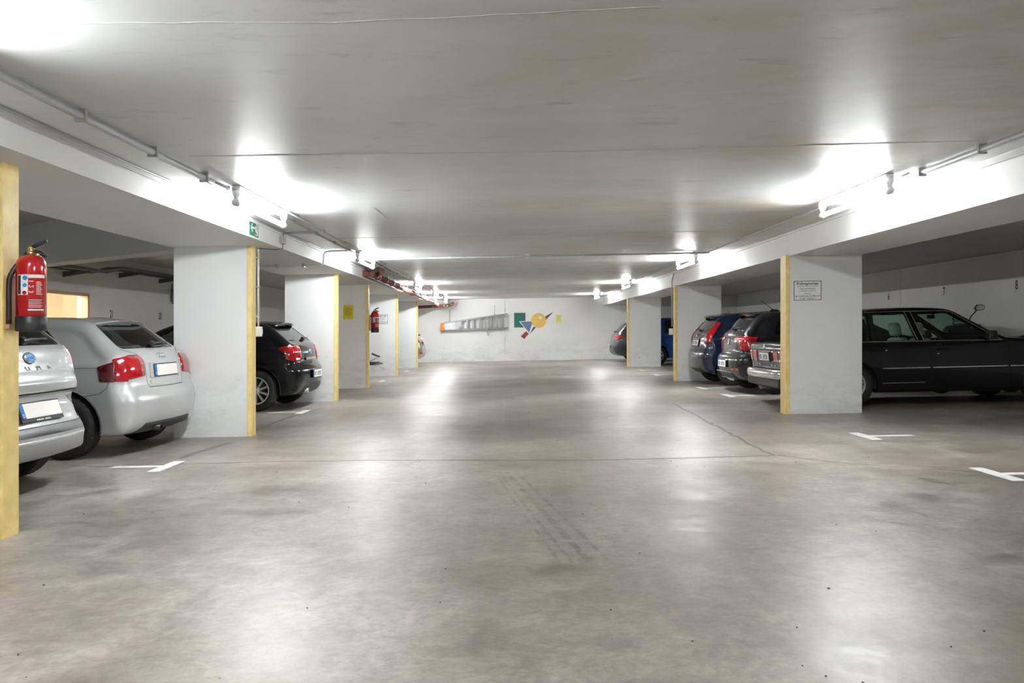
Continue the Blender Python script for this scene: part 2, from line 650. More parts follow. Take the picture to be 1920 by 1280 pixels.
mb = MB()
nx, ny = 8, 16
mb.box((XW_L - 0.2, Y0 - 0.2, -0.2), (XW_R + 0.2, YF + 0.2, 0.0))
floor = struct('floor', mb, FLOOR, 'worn grey concrete floor of the parking garage')
mb = MB()
mb.box((XB_L1 - 0.02, Y0, Z_CEIL), (XB_R0 + 0.02, YF, Z_CEIL + 0.25))
ceiling = struct('ceiling', mb, CEIL, 'pale painted concrete slab above the aisle')
mb = MB()
mb.box((XW_L - 0.2, Y0, 2.775), (XB_L1 - 0.05, YF, 2.95))
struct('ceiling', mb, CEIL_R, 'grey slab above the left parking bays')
mb = MB()
mb.box((XB_R0 + 0.05, Y0, 2.425), (XW_R + 0.2, YF, 2.6))
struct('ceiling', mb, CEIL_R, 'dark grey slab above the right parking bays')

# far wall in two panels with a recessed vertical joint
mb = MB()
mb.box((XW_L, YF, -0.1), (-0.08, YF + 0.2, 2.8))
mb.box((0.06, YF, -0.1), (XW_R, YF + 0.2, 2.8))
mb.box((-0.08, YF + 0.035, -0.1), (0.06, YF + 0.2, 2.8))
struct('wall_far', mb, WALL, 'white end wall of the garage with scuffed lower half')
mb = MB()
mb.box((XW_L - 0.2, Y0 - 0.2, -0.1), (XW_R + 0.2, Y0, 2.9))
struct('wall_back', mb, WALL)
# right wall with vertical joints
mb = MB()
ys = [Y0, 4.6, 12.06, 19.5, 26.9, YF]
for a, b in zip(ys[:-1], ys[1:]):
    mb.box((XW_R, a + 0.008, -0.1), (XW_R + 0.2, b - 0.008, 2.7))
mb.box((XW_R + 0.02, Y0, -0.1), (XW_R + 0.2, YF, 2.7))
struct('wall_right', mb, WALL, 'white side wall behind the right parking bays')
# left wall with door opening
DY0, DY1, DZ = 14.2, 16.1, 2.0
mb = MB()
mb.box((XW_L - 0.2, Y0, -0.2), (XW_L, DY0, 2.9))
mb.box((XW_L - 0.2, DY1, -0.2), (XW_L, YF, 2.9))
mb.box((XW_L - 0.2, DY0, DZ), (XW_L, DY1, 2.9))
struct('wall_left', mb, WALL, 'white side wall behind the left parking bays')
# lit side room behind the opening
mb = MB()
RX0, RX1, RY0, RY1 = -10.2, XW_L - 0.2, 13.2, 19.6
mb.box((RX0 - 0.1, RY0, -0.1), (RX0, RY1, 2.5))
mb.box((RX0, RY0 - 0.1, -0.1), (RX1, RY0, 2.5))
mb.box((RX0, RY1, -0.1), (RX1, RY1 + 0.1, 2.5))
mb.box((RX0, RY0, 2.4), (RX1, RY1, 2.5))
mb.box((RX0, RY0, -0.1), (RX1, RY1, 0.0))
struct('wall_side_room', mb, CREAM, 'cream plastered walls of the lit side room')
mb = MB()
mb.box((RX0, 16.9, 0), (RX0 + 0.22, 17.2, 2.4), bev=0.02)
struct('trim_1', mb, CREAM, 'cream pilaster inside the lit side room')
mb = MB()
mb.box((RX0 + 0.0, 17.7, 0), (RX0 + 0.3, 17.95, 2.4), bev=0.02)
struct('trim_2', mb, CREAM, 'second cream pilaster inside the lit side room')
mb = MB()
mb.box((XW_L - 0.13, DY1 - 0.05, 0), (XW_L + 0.02, DY1 + 0.03, DZ + 0.02))
mb.box((XW_L - 0.13, DY0 - 0.03, 0), (XW_L + 0.02, DY0 + 0.05, DZ + 0.02))
mb.box((XW_L - 0.13, DY0, DZ - 0.03), (XW_L + 0.02, DY1, DZ + 0.03))
struct('door_1', mb, WOOD, 'wooden door frame around the lit opening')
t = thing('warm_room_lamp', 'warm tube lamp on the side room ceiling', 'lamp', (-9.0, 15.2, 2.4))
gpart('batten', MB().box((-9.04, 14.4, 2.36), (-8.96, 16.4, 2.4), bev=0.008), LAMPBODY, t)
gpart('tube', MB().tube([(-9.0, 14.45, 2.33), (-9.0, 16.35, 2.33)], 0.018, 10), ROOM_M, t)

# beams
mb = MB()
mb.box((XB_L0, Y0, ZB_L), (XB_L1, 16.2, 2.80))
mb.box((XB_L0, 16.2, ZB_L), (XB_L1 - 0.17, YF, 2.80))
mb.box((XB_L1 - 0.2, 16.2, ZB_L), (XB_L1, YF, ZB_L + 0.045))
struct('beam', mb, BEAM, 'long white downstand beam above the left pillars')
mb = MB()
mb.box((XB_R0, Y0, ZB_R), (XB_R1, YF, 2.55))
struct('beam', mb, BEAM, 'long white downstand beam above the right pillars')
# narrow shadow coves where beams meet the slab
mb = MB()
mb.box((XB_L1 - 0.01, Y0, Z_CEIL - 0.045), (XB_L1 + 0.02, 16.2, Z_CEIL + 0.01))
struct('trim_3', mb, BEAM)
mb = MB()
mb.box((XB_R0 - 0.03, Y0, Z_CEIL - 0.05), (XB_R0 + 0.01, YF, Z_CEIL + 0.01))
struct('trim_4', mb, BEAM)
# angled cross beam running from the second left pillar to the left wall
mb = MB()
a, b = Vector((-3.84, 10.02, 0)), Vector((-7.95, 12.72, 0))
dv = (b - a).normalized()
nv = Vector((-dv.y, dv.x, 0)) * -0.3
poly = [a, b, b + nv, a + nv]
mb.prism([(p.x, p.y) for p in poly], lambda x, y: (x, y, ZB_L - 0.02), lambda x, y: (x, y, 2.8))
struct('beam', mb, BEAM, 'grey cross beam above the left bays behind the second pillar')

# pillars (wall stubs with yellow noses)
LP = [(5.2, 'first left pillar, nearest the camera, with the fire extinguisher'),
      (10.11, 'left pillar between the silver hatchback and the black hatchback'),
      (15.09, 'left pillar behind the black hatchback'),
      (18.49, 'shaded left pillar with the yellow notice'),
      (23.4, 'left pillar with the second white warning sign'),
      (28.6, 'farthest left pillar beside the beige car')]
for yb, lab in LP:
    mb = MB()
    mb.box((-3.88, yb - 0.165, -0.05), (XP_L - 0.045, yb - 0.004, ZB_L + 0.02))
    p = struct('pillar', mb, PILLAR, 'white concrete ' + lab)
    g = MB()
    g.box((XP_L - 0.055, yb - 0.172, -0.02), (XP_L, yb, ZB_L + 0.01), bev=0.007)
    lpart('corner_guard', g.shear(), YELLOW, p, 'yellow painted nose of the pillar')
RP = [(11.54, 'nearest right pillar with the white warning sign'),
      (18.97, 'right pillar beside the navy hatchback'),
      (26.3, 'farthest right pillar beside the blue car'),
      (4.1, 'right pillar outside the picture')]
for yb, lab in RP:
    mb = MB()
    mb.box((XP_R + 0.045, yb - 0.216, -0.05), (4.715, yb - 0.004, ZB_R + 0.02))
    p = struct('pillar', mb, PILLAR, 'white concrete ' + lab)
    g = MB()
    g.box((XP_R, yb - 0.225, -0.02), (XP_R + 0.055, yb, ZB_R + 0.01), bev=0.007)
    lpart('corner_guard', g.shear(), YELLOW, p, 'yellow painted nose of the pillar')


# slab joints: shallow proud/recessed ribs left by the formwork
def ribbon(mb, pts, w, z, wob=0.0, th=0.0015):
    """flat ribbon following points on the floor or the ceiling"""
    P = []
    for (x0, y0), (x1, y1) in zip(pts[:-1], pts[1:]):
        n = max(1, int(math.hypot(x1 - x0, y1 - y0) / 0.12))
        for k in range(n):
            t_ = k / n
            P.append(Vector((x0 + (x1 - x0) * t_ + random.uniform(-wob, wob), y0 + (y1 - y0) * t_ + random.uniform(-wob, wob))))
    P.append(Vector(pts[-1]))
    Lq, Rq = [], []
    for i, p in enumerate(P):
        d = (P[min(i + 1, len(P) - 1)] - P[max(i - 1, 0)]).normalized()
        n = Vector((-d.y, d.x))
        ww = w * (0.6 + 0.8 * random.random()) / 2 if wob > 0 else w / 2
        Lq.append(p + n * ww)
        Rq.append(p - n * ww)
    N = len(P)
    vs = [(q.x, q.y, z) for q in Lq] + [(q.x, q.y, z) for q in Rq]
    vs += [(q.x, q.y, z + th) for q in Lq] + [(q.x, q.y, z + th) for q in Rq]
    fs = []
    for i in range(N - 1):
        fs.append([2 * N + i, 2 * N + i + 1, 3 * N + i + 1, 3 * N + i])
        fs.append([i, N + i, N + i + 1, i + 1])
        fs.append([i, i + 1, 2 * N + i + 1, 2 * N + i])
        fs.append([N + i, 3 * N + i, 3 * N + i + 1, N + i + 1])
    mb.add(vs, fs)


JOINT = pmat('slab_joint', (0.58, 0.575, 0.55), 0.6, noise=0.35, nscale=3)
for k, (yy, w, xa, xb) in enumerate([(5.95, 0.016, -2.2, 3.3), (11.2, 0.014, -2.3, 3.5), (3.38, 0.01, -2.0, 0.6), (16.9, 0.014, -2.4, 3.5), (19.0, 0.014, -2.4, 3.5)]):
    mb = MB()
    ribbon(mb, [(xa, yy), ((xa + xb) / 2, yy + 0.06), (xb, yy - 0.04)], w, Z_CEIL - 0.0022, 0.006, 0.002)
    lpart('slab_joint', mb.shear(), JOINT, ceiling)
mb = MB()
ribbon(mb, [(-1.35, 8.56), (-1.33, 9.0), (-1.36, 9.5)], 0.035, Z_CEIL - 0.004, 0.004, 0.003)
lpart('plaster_patch', mb.shear(), LAMPBODY, ceiling)

# floor cracks and repair seams (children of the floor)
for pts, w, wob, nm in [
        ([(-4.02, 7.9), (-3.49, 7.78), (-3.05, 7.88), (-2.33, 7.92), (-1.24, 7.90), (0.71, 7.66), (2.45, 7.72)], 0.022, 0.008, 'floor_crack'),
        ([(-3.15, 8.25), (-3.14, 8.6), (-3.05, 9.4)], 0.07, 0.012, 'repair_seam'),
        ([(-3.1, 10.3), (-3.12, 11.6), (-3.04, 13.13), (-2.9, 13.6)], 0.05, 0.014, 'repair_seam'),
        ([(2.60, 13.3), (2.57, 12.6), (2.51, 11.15), (2.47, 9.51), (2.41, 8.04), (2.43, 7.76)], 0.035, 0.022, 'repair_seam'),
        ([(2.45, 7.74), (2.79, 7.31), (3.25, 6.94), (3.69, 6.71), (4.4, 6.5)], 0.016, 0.006, 'floor_crack'),
        ([(2.57, 13.1), (2.95, 13.25), (3.5, 13.1), (3.9, 13.2)], 0.014, 0.008, 'floor_crack'),
        ([(3.2, 11.9), (3.45, 11.7), (3.72, 11.62)], 0.02, 0.012, 'floor_crack')]:
    mb = MB()
    ribbon(mb, pts, w, 0.0002, wob, 0.0012)
    lpart(nm, mb.shear(), SEAL, floor)


m_tm, nt_tm, b_tm = new_mat('tyre_mark')
b_tm.inputs['Base Color'].default_value = (0.10, 0.092, 0.082, 1)
b_tm.inputs['Roughness'].default_value = 0.5
n_tm = noise_node(nt_tm, nt_tm.nodes.new('ShaderNodeTexCoord').outputs['Object'], 9, 6, 0.7)
r_tm = ramp_node(nt_tm, n_tm.outputs['Fac'], [(0.42, (0, 0, 0)), (0.8, (0.13, 0.13, 0.13))])
nt_tm.links.new(r_tm.outputs[0], b_tm.inputs['Alpha'])
for pts, w in [([(0.0, 7.1), (0.18, 5.9), (0.42, 4.3)], 0.04), ([(0.08, 7.1), (0.27, 5.9), (0.52, 4.3)], 0.025), ([(-0.06, 7.1), (0.10, 5.9), (0.33, 4.3)], 0.02), ([(-0.1, 7.1), (0.05, 5.9), (0.27, 4.3)], 0.015)]:
    mb = MB()
    ribbon(mb, pts, w, 0.0001, 0.0, 0.0006)
    lpart('tyre_mark', mb.shear(), m_tm, floor)


# stall markings: a short cross stroke along the aisle and a stem into the bay
def stall_mark(y, x, d, stem, label):
    mb = MB()
    mb.box((x - 0.055, y - 0.30, 0.0005), (x + 0.055, y + 0.30, 0.003))
    mb.box((x + d * 0.055, y - 0.05, 0.0005), (x + d * stem, y + 0.05, 0.003))
    single('stall_marking', mb, WHITE_LINE, label, 'floor marking', (x, y, 0), 'stall markings on the floor')


stall_mark(7.76, -3.09, -1, 0.50, 'faded white stall mark on the floor in front of the silver hatchback')
stall_mark(12.95, -3.09, -1, 0.52, 'white stall mark on the floor beside the black hatchback on the left')
stall_mark(8.95, 3.76, 1, 0.50, 'white T-shaped stall mark on the open floor before the black sedan')
stall_mark(6.58, 3.78, 1, 0.50, 'white T-shaped stall mark cut by the right picture edge')
stall_mark(14.55, 3.78, 1, 0.45, 'white stall mark on the floor behind the black sedan bumper')
stall_mark(16.45, 3.76, 1, 0.45, 'white stall mark near the navy hatchback on the right')
stall_mark(21.4, 3.76, 1, 0.45, 'small far white stall mark past the second right pillar')
stall_mark(23.9, 3.78, 1, 0.45, 'small far white stall mark before the third right pillar')
stall_mark(20.9, -3.05, -1, 0.45, 'small far white stall mark past the shaded left pillar')
stall_mark(26.0, -3.05, -1, 0.45, 'small far white stall mark past the second warning sign')


# ------------------------------------------------------------------ lamps and conduits
def lamp(x, y0, L, label):
    zc = Z_CEIL
    t = thing('fluorescent_lamp', label, 'lamp', (x, y0, zc), 'fluorescent lamps along the aisle')
    gpart('batten', MB().box((x - 0.036, y0 + 0.02, zc - 0.05), (x + 0.036, y0 + L - 0.02, zc), bev=0.006), LAMPBODY, t)
    gpart('tube', MB().tube([(x, y0 + 0.05, zc - 0.145), (x, y0 + L - 0.05, zc - 0.145)], 0.021, 12), TUBE_M, t)
    for e in (0, 1):
        yy = y0 + (0.03 if e == 0 else L - 0.03)
        h = MB()
        M = Matrix.Translation((x, yy, zc - 0.065))
        h.lathe([(0.0, 0.03), (0.036, 0.03), (0.036, -0.005), (0.030, -0.02), (0.022, -0.03), (0.022, -0.07)], M, 14)
        h.lathe([(0, -0.035), (0.030, -0.03), (0.030, 0.03), (0, 0.035)], Matrix.Translation((x, yy, zc - 0.145)) @ Matrix.Rotation(PI / 2, 4, 'X'), 14)
        gpart('lamp_holder', h, LAMPGREY, t)
    return t


XL_L, XL_R = -2.26, 3.2
for y0, lab in [(-3.2, 'fluorescent tube lamp behind the camera on the left'),
                (1.95, 'fluorescent tube lamp at the top left picture corner'),
                (7.1, 'near left fluorescent tube lamp before the green exit sign'),
                (12.9, 'second left fluorescent tube lamp after the green exit sign'),
                (20.9, 'left fluorescent tube lamp beside the brown drain pipe'),
                (26.2, 'far left fluorescent tube lamp above the drain pipe'),
                (30.5, 'last left fluorescent tube lamp next to the end wall')]:
    lamp(XL_L, y0, 1.58, lab)
for y0, lab in [(-0.4, 'fluorescent tube lamp above and right of the camera'),
                (7.1, 'near right fluorescent tube lamp beside the right beam'),
                (14.4, 'second right fluorescent tube lamp before the cross conduit'),
                (22.0, 'third right fluorescent tube lamp towards the end wall'),
                (29.3, 'last right fluorescent tube lamp near the end wall')]:
    lamp(XL_R, y0, 1.58, lab)


def clips(t, pts, r, m=CLAMP):
    for (x, y, z) in pts:
        gpart('clip', MB().box((x - r * 1.35, y - 0.012, z - r * 1.3), (x + r * 1.35, y + 0.012, Z_CEIL), bev=0.003), m, t)


def conduit(label, x, y0, y1, r, ystep, first=0.4):
    t = thing('conduit', label, 'conduit', (x, y0, Z_CEIL))
    z = Z_CEIL - r - 0.014
    gpart('pipe', MB().tube([(x, y0, z), (x, y1, z)], r, 12), CONDUIT, t)
    y = y0 + first
    q = []
    while y < y1:
        q.append((x, y, z))
        y += ystep
    clips(t, q, r)
    return t


conduit('thick grey conduit on the ceiling along the left beam', -2.33, -2.0, 6.75, 0.024, 0.95, 0.02)
conduit('thick grey conduit on the ceiling along the right beam', 3.36, -2.0, 7.0, 0.024, 0.87, 0.2)
conduit('thin grey conduit linking the left lamps along the ceiling', -2.33, 6.75, 33.1, 0.011, 1.1)
conduit('second thin conduit beside the left lamp row', -2.2, 8.6, 33.0, 0.009, 1.3)
conduit('thin grey conduit linking the right lamps along the ceiling', 3.3, 7.0, 33.1, 0.010, 1.2)
# thin cable in the corner of the left beam
t = thing('cable', 'thin cable clipped in the corner above the left beam', 'cable', (-2.69, -2, Z_CEIL))
gpart('wire', MB().tube([(-2.695, -2 + i * 1.0, Z_CEIL - 0.012 + 0.004 * math.sin(i * 2.3)) for i in range(19)], 0.007, 8), CONDUIT, t)
# conduit across the ceiling
t = thing('conduit', 'white conduit crossing the ceiling from lamp row to lamp row', 'conduit', (-2.26, 14.13, Z_CEIL))
gpart('pipe', MB().tube([(-2.3, 14.13, Z_CEIL - 0.026), (3.36, 14.13, Z_CEIL - 0.026)], 0.016, 10), CONDUIT, t)
clips(t, [(x, 14.13, Z_CEIL - 0.026) for x in (-0.95, 0.35, 1.25, 2.35, 3.1)], 0.017, LAMPBODY)
# branch conduit from lamp line over to beam and down to the second pillar
t = thing('conduit', 'grey branch conduit with junction box dropping over the left beam', 'conduit', (-2.7, 10.0, Z_CEIL))
gpart('pipe', MB().tube([(-2.36, 10.35, Z_CEIL - 0.02), (-2.62, 10.33, Z_CEIL - 0.02)], 0.016, 10), CONDUIT, t)
gpart('cable', MB().tube([(-2.62, 10.33, Z_CEIL - 0.02), (-2.70, 10.32, Z_CEIL - 0.03), (-2.705, 10.32, Z_CEIL - 0.12), (-2.705, 10.3, ZB_L - 0.01), (-2.78, 10.28, ZB_L - 0.02), (-2.9, 10.16, ZB_L - 0.02), (-2.955, 10.13, ZB_L - 0.02), (-2.955, 10.13, 2.1)], 0.006, 8), DARKSTEEL, t)
gpart('junction_box', MB().box((-2.73, 10.26, ZB_L + 0.05), (-2.68, 10.38, ZB_L + 0.14), bev=0.008), CLAMP, t)
# surface conduit with switch box on second left pillar
t = thing('wall_switch', 'white surface conduit and switch box on the second left pillar', 'switch', (-2.95, 10.13, 1.1))
gpart('conduit_pipe', MB().tube([(-2.95, 10.135, 1.28), (-2.95, 10.135, 2.2)], 0.012, 10), LAMPBODY, t)
b_ = gpart('switch_box', MB().box((-2.985, 10.112, 1.16), (-2.91, 10.18, 1.28), bev=0.01), LAMPBODY, t)
gpart('rocker', MB().box((-2.912, 10.125, 1.185), (-2.903, 10.165, 1.25), bev=0.004), LAMPBODY, t)
for zz in (1.4, 1.75, 2.1):
    gpart('clip', MB().box((-2.972, 10.11, zz - 0.01), (-2.93, 10.155, zz + 0.01), bev=0.003), CLAMP, t)
# same on the second right pillar
t = thing('wall_switch', 'white surface conduit and switch box on the second right pillar', 'switch', (3.68, 19.0, 1.1))
gpart('conduit_pipe', MB().tube([(3.68, 18.995, 1.2), (3.68, 18.995, 2.2), (3.72, 18.99, 2.40)], 0.014, 10), CONDUIT, t)
gpart('switch_box', MB().box((3.62, 18.97, 1.02), (3.70, 19.05, 1.16), bev=0.01), LAMPBODY, t)
for zz in (1.4, 1.8, 2.05):
    gpart('clip', MB().box((3.66, 18.97, zz - 0.012), (3.70, 19.02, zz + 0.012), bev=0.003), CLAMP, t)
# white bent conduit at the left beam, running into the bay under the beam
t = thing('conduit', 'white bent conduit looping over the left beam into the bay', 'conduit', (-2.7, 12.9, Z_CEIL))
gpart('pipe', MB().tube([(-2.35, 12.6, Z_CEIL - 0.03), (-2.6, 12.6, Z_CEIL - 0.03), (-2.68, 12.6, Z_CEIL - 0.045), (-2.705, 12.6, Z_CEIL - 0.09), (-2.705, 12.6, ZB_L + 0.01), (-2.72, 12.6, ZB_L - 0.025), (-2.8, 12.6, ZB_L - 0.03), (-3.9, 12.6, ZB_L - 0.03)], 0.016, 10), LAMPBODY, t)
gpart('pipe', MB().tube([(-2.95, 12.66, ZB_L - 0.025), (-3.9, 12.66, ZB_L - 0.025)], 0.012, 10), CONDUIT, t)
for x in (-3.0, -3.4):
    gpart('clip', MB().box((x - 0.012, 12.57, ZB_L - 0.055), (x + 0.012, 12.69, ZB_L + 0.002), bev=0.003), CLAMP, t)

# ------------------------------------------------------------------ brown drain pipe
t = thing('drain_pipe', 'long brown drain pipe hung under the left beam edge', 'pipe', (-2.58, 16.3, 2.25))
X_D = -2.58


def zpipe(y):
    return CAM_H + 1.085 + 0.048 - (y - 16.3) / 16.0 * 0.105


gpart('pipe_run', MB().tube([(X_D, 16.32, zpipe(16.32)), (X_D, 32.55, zpipe(32.55))], 0.056, 16), BROWN, t)
gpart('capped_stub', MB().tube([(X_D - 0.12, 16.15, zpipe(16.2)), (X_D - 0.10, 16.35, zpipe(16.2)), (X_D, 16.6, zpipe(16.5))], 0.058, 16), BROWN, t)
gpart('stub_branch', MB().tube([(X_D + 0.2, 16.28, zpipe(16.2) + 0.045), (X_D + 0.15, 16.5, zpipe(16.2) + 0.04), (X_D, 16.9, zpipe(16.8))], 0.058, 16), BROWN, t)
for y in (17.05, 18.1, 19.15, 20.2, 21.9, 23.2, 23.5, 25.2, 26.8, 28.0, 29.6, 31.0):
    gpart('pipe_socket', MB().tube([(X_D, y, zpipe(y)), (X_D, y + 0.1, zpipe(y))], 0.065, 16), BROWN, t)
    gpart('rubber_seal', MB().tube([(X_D, y - 0.03, zpipe(y)), (X_D, y, zpipe(y))], 0.068, 16), RUBBER, t)
    gpart('hanger_rod', MB().tube([(X_D, y + 0.3, zpipe(y)), (X_D, y + 0.3, Z_CEIL)], 0.006, 6), STEEL, t)
z_c = zpipe(32.6) - 0.03
gpart('cross_pipe', MB().tube([(-3.9, 32.75, z_c - 0.05), (-2.6, 32.75, z_c), (-2.25, 32.75, z_c + 0.01), (-2.1, 32.75, z_c + 0.05), (-2.02, 32.75, z_c + 0.13)], 0.056, 14), BROWN, t)
gpart('bend', MB().tube([(X_D, 32.5, zpipe(32.5)), (X_D, 32.65, zpipe(32.5) - 0.01), (X_D - 0.03, 32.76, z_c)], 0.06, 14), BROWN, t)
for x in (-2.85, -2.42, -2.3):
    gpart('pipe_clamp', MB().tube([(x, 32.75, z_c), (x + 0.04, 32.75, z_c)], 0.063, 14), CLAMP, t)

# ------------------------------------------------------------------ cable tray on the left wall
t = thing('cable_tray', 'dark metal cable tray along the left wall', 'cable tray', (-7.6, 12.0, 2.3))
zt = 2.38
for x in (-7.75, -7.45):
    gpart('side_rail', MB().box((x - 0.012, 11.5, zt), (x + 0.012, 15.9, zt + 0.06)), DARKSTEEL, t)
    gpart('side_rail', MB().prism([(15.9, zt), (16.6, zt + 0.12), (22, zt + 0.12), (22, zt + 0.18), (16.6, zt + 0.18), (15.9, zt + 0.06)], lambda y, z, x=x: (x - 0.012, y, z), lambda y, z, x=x: (x + 0.012, y, z)), DARKSTEEL, t)
y = 11.6
while y < 21.9:
    dz = 0 if y < 15.9 else (0.12 if y > 16.6 else 0.12 * (y - 15.9) / 0.7)
    gpart('rung', MB().box((-7.75, y - 0.012, zt + dz + 0.01), (-7.45, y + 0.012, zt + dz + 0.03)), DARKSTEEL, t)
    y += 0.3
for y in (12.6, 13.6, 15.2, 17.4, 19.4):
    dz = 0 if y < 15.9 else 0.12
    gpart('wall_bracket', MB().prism([(-7.9, zt + dz - 0.10), (-7.9, zt + dz), (-7.4, zt + dz), (-7.4, zt + dz - 0.03)], lambda x, z, y=y: (x, y - 0.02, z), lambda x, z, y=y: (x, y + 0.02, z)), DARKSTEEL, t)
for k in range(4):
    gpart('cable', MB().tube([(-7.68 + k * 0.06, 11.5, zt + 0.045), (-7.68 + k * 0.06, 15.9, zt + 0.045), (-7.68 + k * 0.06, 16.6, zt + 0.165), (-7.68 + k * 0.06, 22, zt + 0.165)], 0.016, 8), BLACK, t)
for y in (13.9, 14.25):
    gpart('cable_clamp', MB().lathe([(0, 0.13), (0.05, 0.12), (0.055, 0.05), (0.05, 0.0), (0, 0.0)], Matrix.Translation((-7.45, y, zt + 0.0605)), 14), DARKSTEEL, t)
t = thing('wall_fitting', 'grey box with bent cable on the left wall beside the second pillar', 'wall box', (-7.85, 20.0, 1.95))
gpart('box', MB().box((-7.9, 20.05, 2.0), (-7.78, 20.25, 2.3), bev=0.015), CLAMP, t)
gpart('cable', MB().tube([(-7.83, 19.95, 2.42), (-7.83, 19.95, 2.05), (-7.83, 20.0, 1.97), (-7.83, 20.12, 1.95), (-7.83, 20.2, 2.0)], 0.012, 8), DARKSTEEL, t)
# carton on top of a shelf in the side room
t = thing('shelf', 'low shelf inside the lit side room', 'shelf', (-9.0, 16.6, 0))
gpart('shelf_board', MB().box((-9.9, 15.9, 1.16), (-9.3, 18.6, 1.20)), WOOD, t)
for yy in (16.0, 18.5):
    gpart('leg', MB().box((-9.85, yy - 0.03, 0), (-9.35, yy + 0.03, 1.16)), WOOD, t)
mb = MB()
mb.prism([(-0.2, 0), (0.2, 0), (0.2, 0.16), (0.14, 0.2), (0.02, 0.13), (-0.1, 0.21), (-0.2, 0.15)], lambda u, z: (-9.75, 16.45 + u, 1.2005 + z), lambda u, z: (-9.4, 16.45 + u, 1.2005 + z))
single('carton', mb, CARDB, 'open brown carton on the shelf in the side room', 'box', (-9.6, 16.75, 1.2005))


# stall numbers stencilled on the side walls
def wall_number(s, side, y, z, h, label):
    mbt = text_mb(s, h, 0.0015, narrow=0.72, bold=0.022)
    if side < 0:
        M = frame((XW_L + 0.001, y, z), (0, 1, 0), (0, 0, 1))
        x = XW_L
    else:
        M = frame((XW_R - 0.001, y, z), (0, -1, 0), (0, 0, 1))
        x = XW_R
    mbt.xform(M)
    single('stall_number', mbt, PRINTK, label, 'number', (x, y, z))


wall_number('21', -1, 17.05, 1.66, 0.16, 'black number 21 stencilled on the left wall right of the lit doorway')
wall_number('20', -1, 19.45, 1.66, 0.16, 'black number 20 stencilled on the left wall beside the second pillar')
wall_number('6', 1, 20.1, 1.82, 0.17, 'black number 6 on the right wall above the sedan rear door')
wall_number('7', 1, 17.56, 1.82, 0.17, 'black number 7 on the right wall above the sedan windscreen')
wall_number('8', 1, 15.06, 1.82, 0.17, 'black number 8 on the right wall at the picture edge')


# ------------------------------------------------------------------ signs
def warning_sign(x, y, z, w, h, label):
    t = thing('warning_sign', label, 'sign', (x, y, z), 'garage warning signs')
    gpart('plate', MB().box((x - w / 2, y - 0.006, z - h / 2), (x + w / 2, y, z + h / 2)), PRINTW, t)
    fr = MB()
    b = 0.007
    for a0, a1 in (((x - w / 2, z - h / 2), (x + w / 2, z - h / 2 + b)), ((x - w / 2, z + h / 2 - b), (x + w / 2, z + h / 2)),
                   ((x - w / 2, z - h / 2 + b), (x - w / 2 + b, z + h / 2 - b)), ((x + w / 2 - b, z - h / 2 + b), (x + w / 2, z + h / 2 - b))):
        fr.box((a0[0], y - 0.009, a0[1]), (a1[0], y - 0.005, a1[1]))
    gpart('border', fr, PRINTK, t)
    rows = [('Kraftwagenanlage', 0.185, 0.15, 0.78), ('Feuer und Rauchen', 0.075, 0.395, 0.56), ('polizeilich verboten', 0.075, 0.52, 0.58),
            ('Vorsicht!', 0.075, 0.655, 0.25), ('beim Laufenlassen der Motoren', 0.085, 0.78, 0.92), ('Vergiftungsgefahr!', 0.085, 0.905, 0.58)]
    for s, hh, pos, ww in rows:
        mbt = text_mb(s, hh * h, 0.0, width=ww * w, bold=0.02 if pos < 0.2 else 0.012)
        mbt.xform(frame((x, y - 0.0075, z + h / 2 - pos * h), (1, 0, 0), (0, 0, 1)))
        gpart('lettering', mbt, PRINTK, t)
    gpart('underline', MB().box((x - 0.39 * w, y - 0.0085, z + h / 2 - 0.285 * h), (x + 0.39 * w, y - 0.006, z + h / 2 - 0.27 * h)), PRINTK, t)


def px_wall(px, py, Y):
    """garage coordinates of a photo measurement on a wall at depth Y"""
    x = (px - 950) * Y / 1600
    return x, CAM_H + (620 - py) * Y / 1600 - S * x


x, z = px_wall(1514, 544.5, 11.32)
warning_sign(x, 11.324, z, 0.365, 0.255, 'white warning sign headed Kraftwagenanlage on the nearest right pillar')
x, z = px_wall(720, 598, 23.23)
warning_sign(x - 0.08, 23.235, z, 0.36, 0.25, 'white warning sign behind the far extinguisher on the left pillar')


def notice(x, y, z, w, h, m, label):
    t = thing('paper_notice', label, 'notice', (x, y, z))
    gpart('sheet', MB().box((x - w / 2, y - 0.004, z - h / 2), (x + w / 2, y, z + h / 2)), m, t)
    for k in range(7):
        ww = w * (0.36 if k % 3 else 0.3)
        zz = z + h * (0.30 - k * 0.085)
        gpart('text_line', MB().box((x - ww, y - 0.005, zz - 0.004), (x + ww, y - 0.0035, zz + 0.003)), PRINTK if m is NOTICE else CLAMP, t)


x, z = px_wall(653, 585, 18.32)
notice(x, 18.325, z, 0.215, 0.30, NOTICE, 'yellow paper notice on the shaded left pillar')
x, z = px_wall(1047.5, 597, 33.29)
notice(x, 33.299, z, 0.21, 0.32, NOTICE2, 'pale yellow notice on the far wall right of the mural')

# green exit sign on the left beam
t = thing('exit_sign', 'green emergency exit sign with white arrow on the left beam', 'sign', (XB_L1, 9.18, 2.31))
ye0, ye1, ze0, ze1 = 9.05, 9.36, 2.245, 2.42
gpart('plate', MB().box((XB_L1, ye0, ze0), (XB_L1 + 0.008, ye1, ze1)), GREEN, t)
w_, h_ = ye1 - ye0, ze1 - ze0


def onsign(poly, name):
    m_ = MB().prism(poly, lambda u, v: (XB_L1 + 0.0075, ye0 + u * w_, ze0 + v * h_), lambda u, v: (XB_L1 + 0.0095, ye0 + u * w_, ze0 + v * h_))
    gpart(name, m_, PRINTW, t)


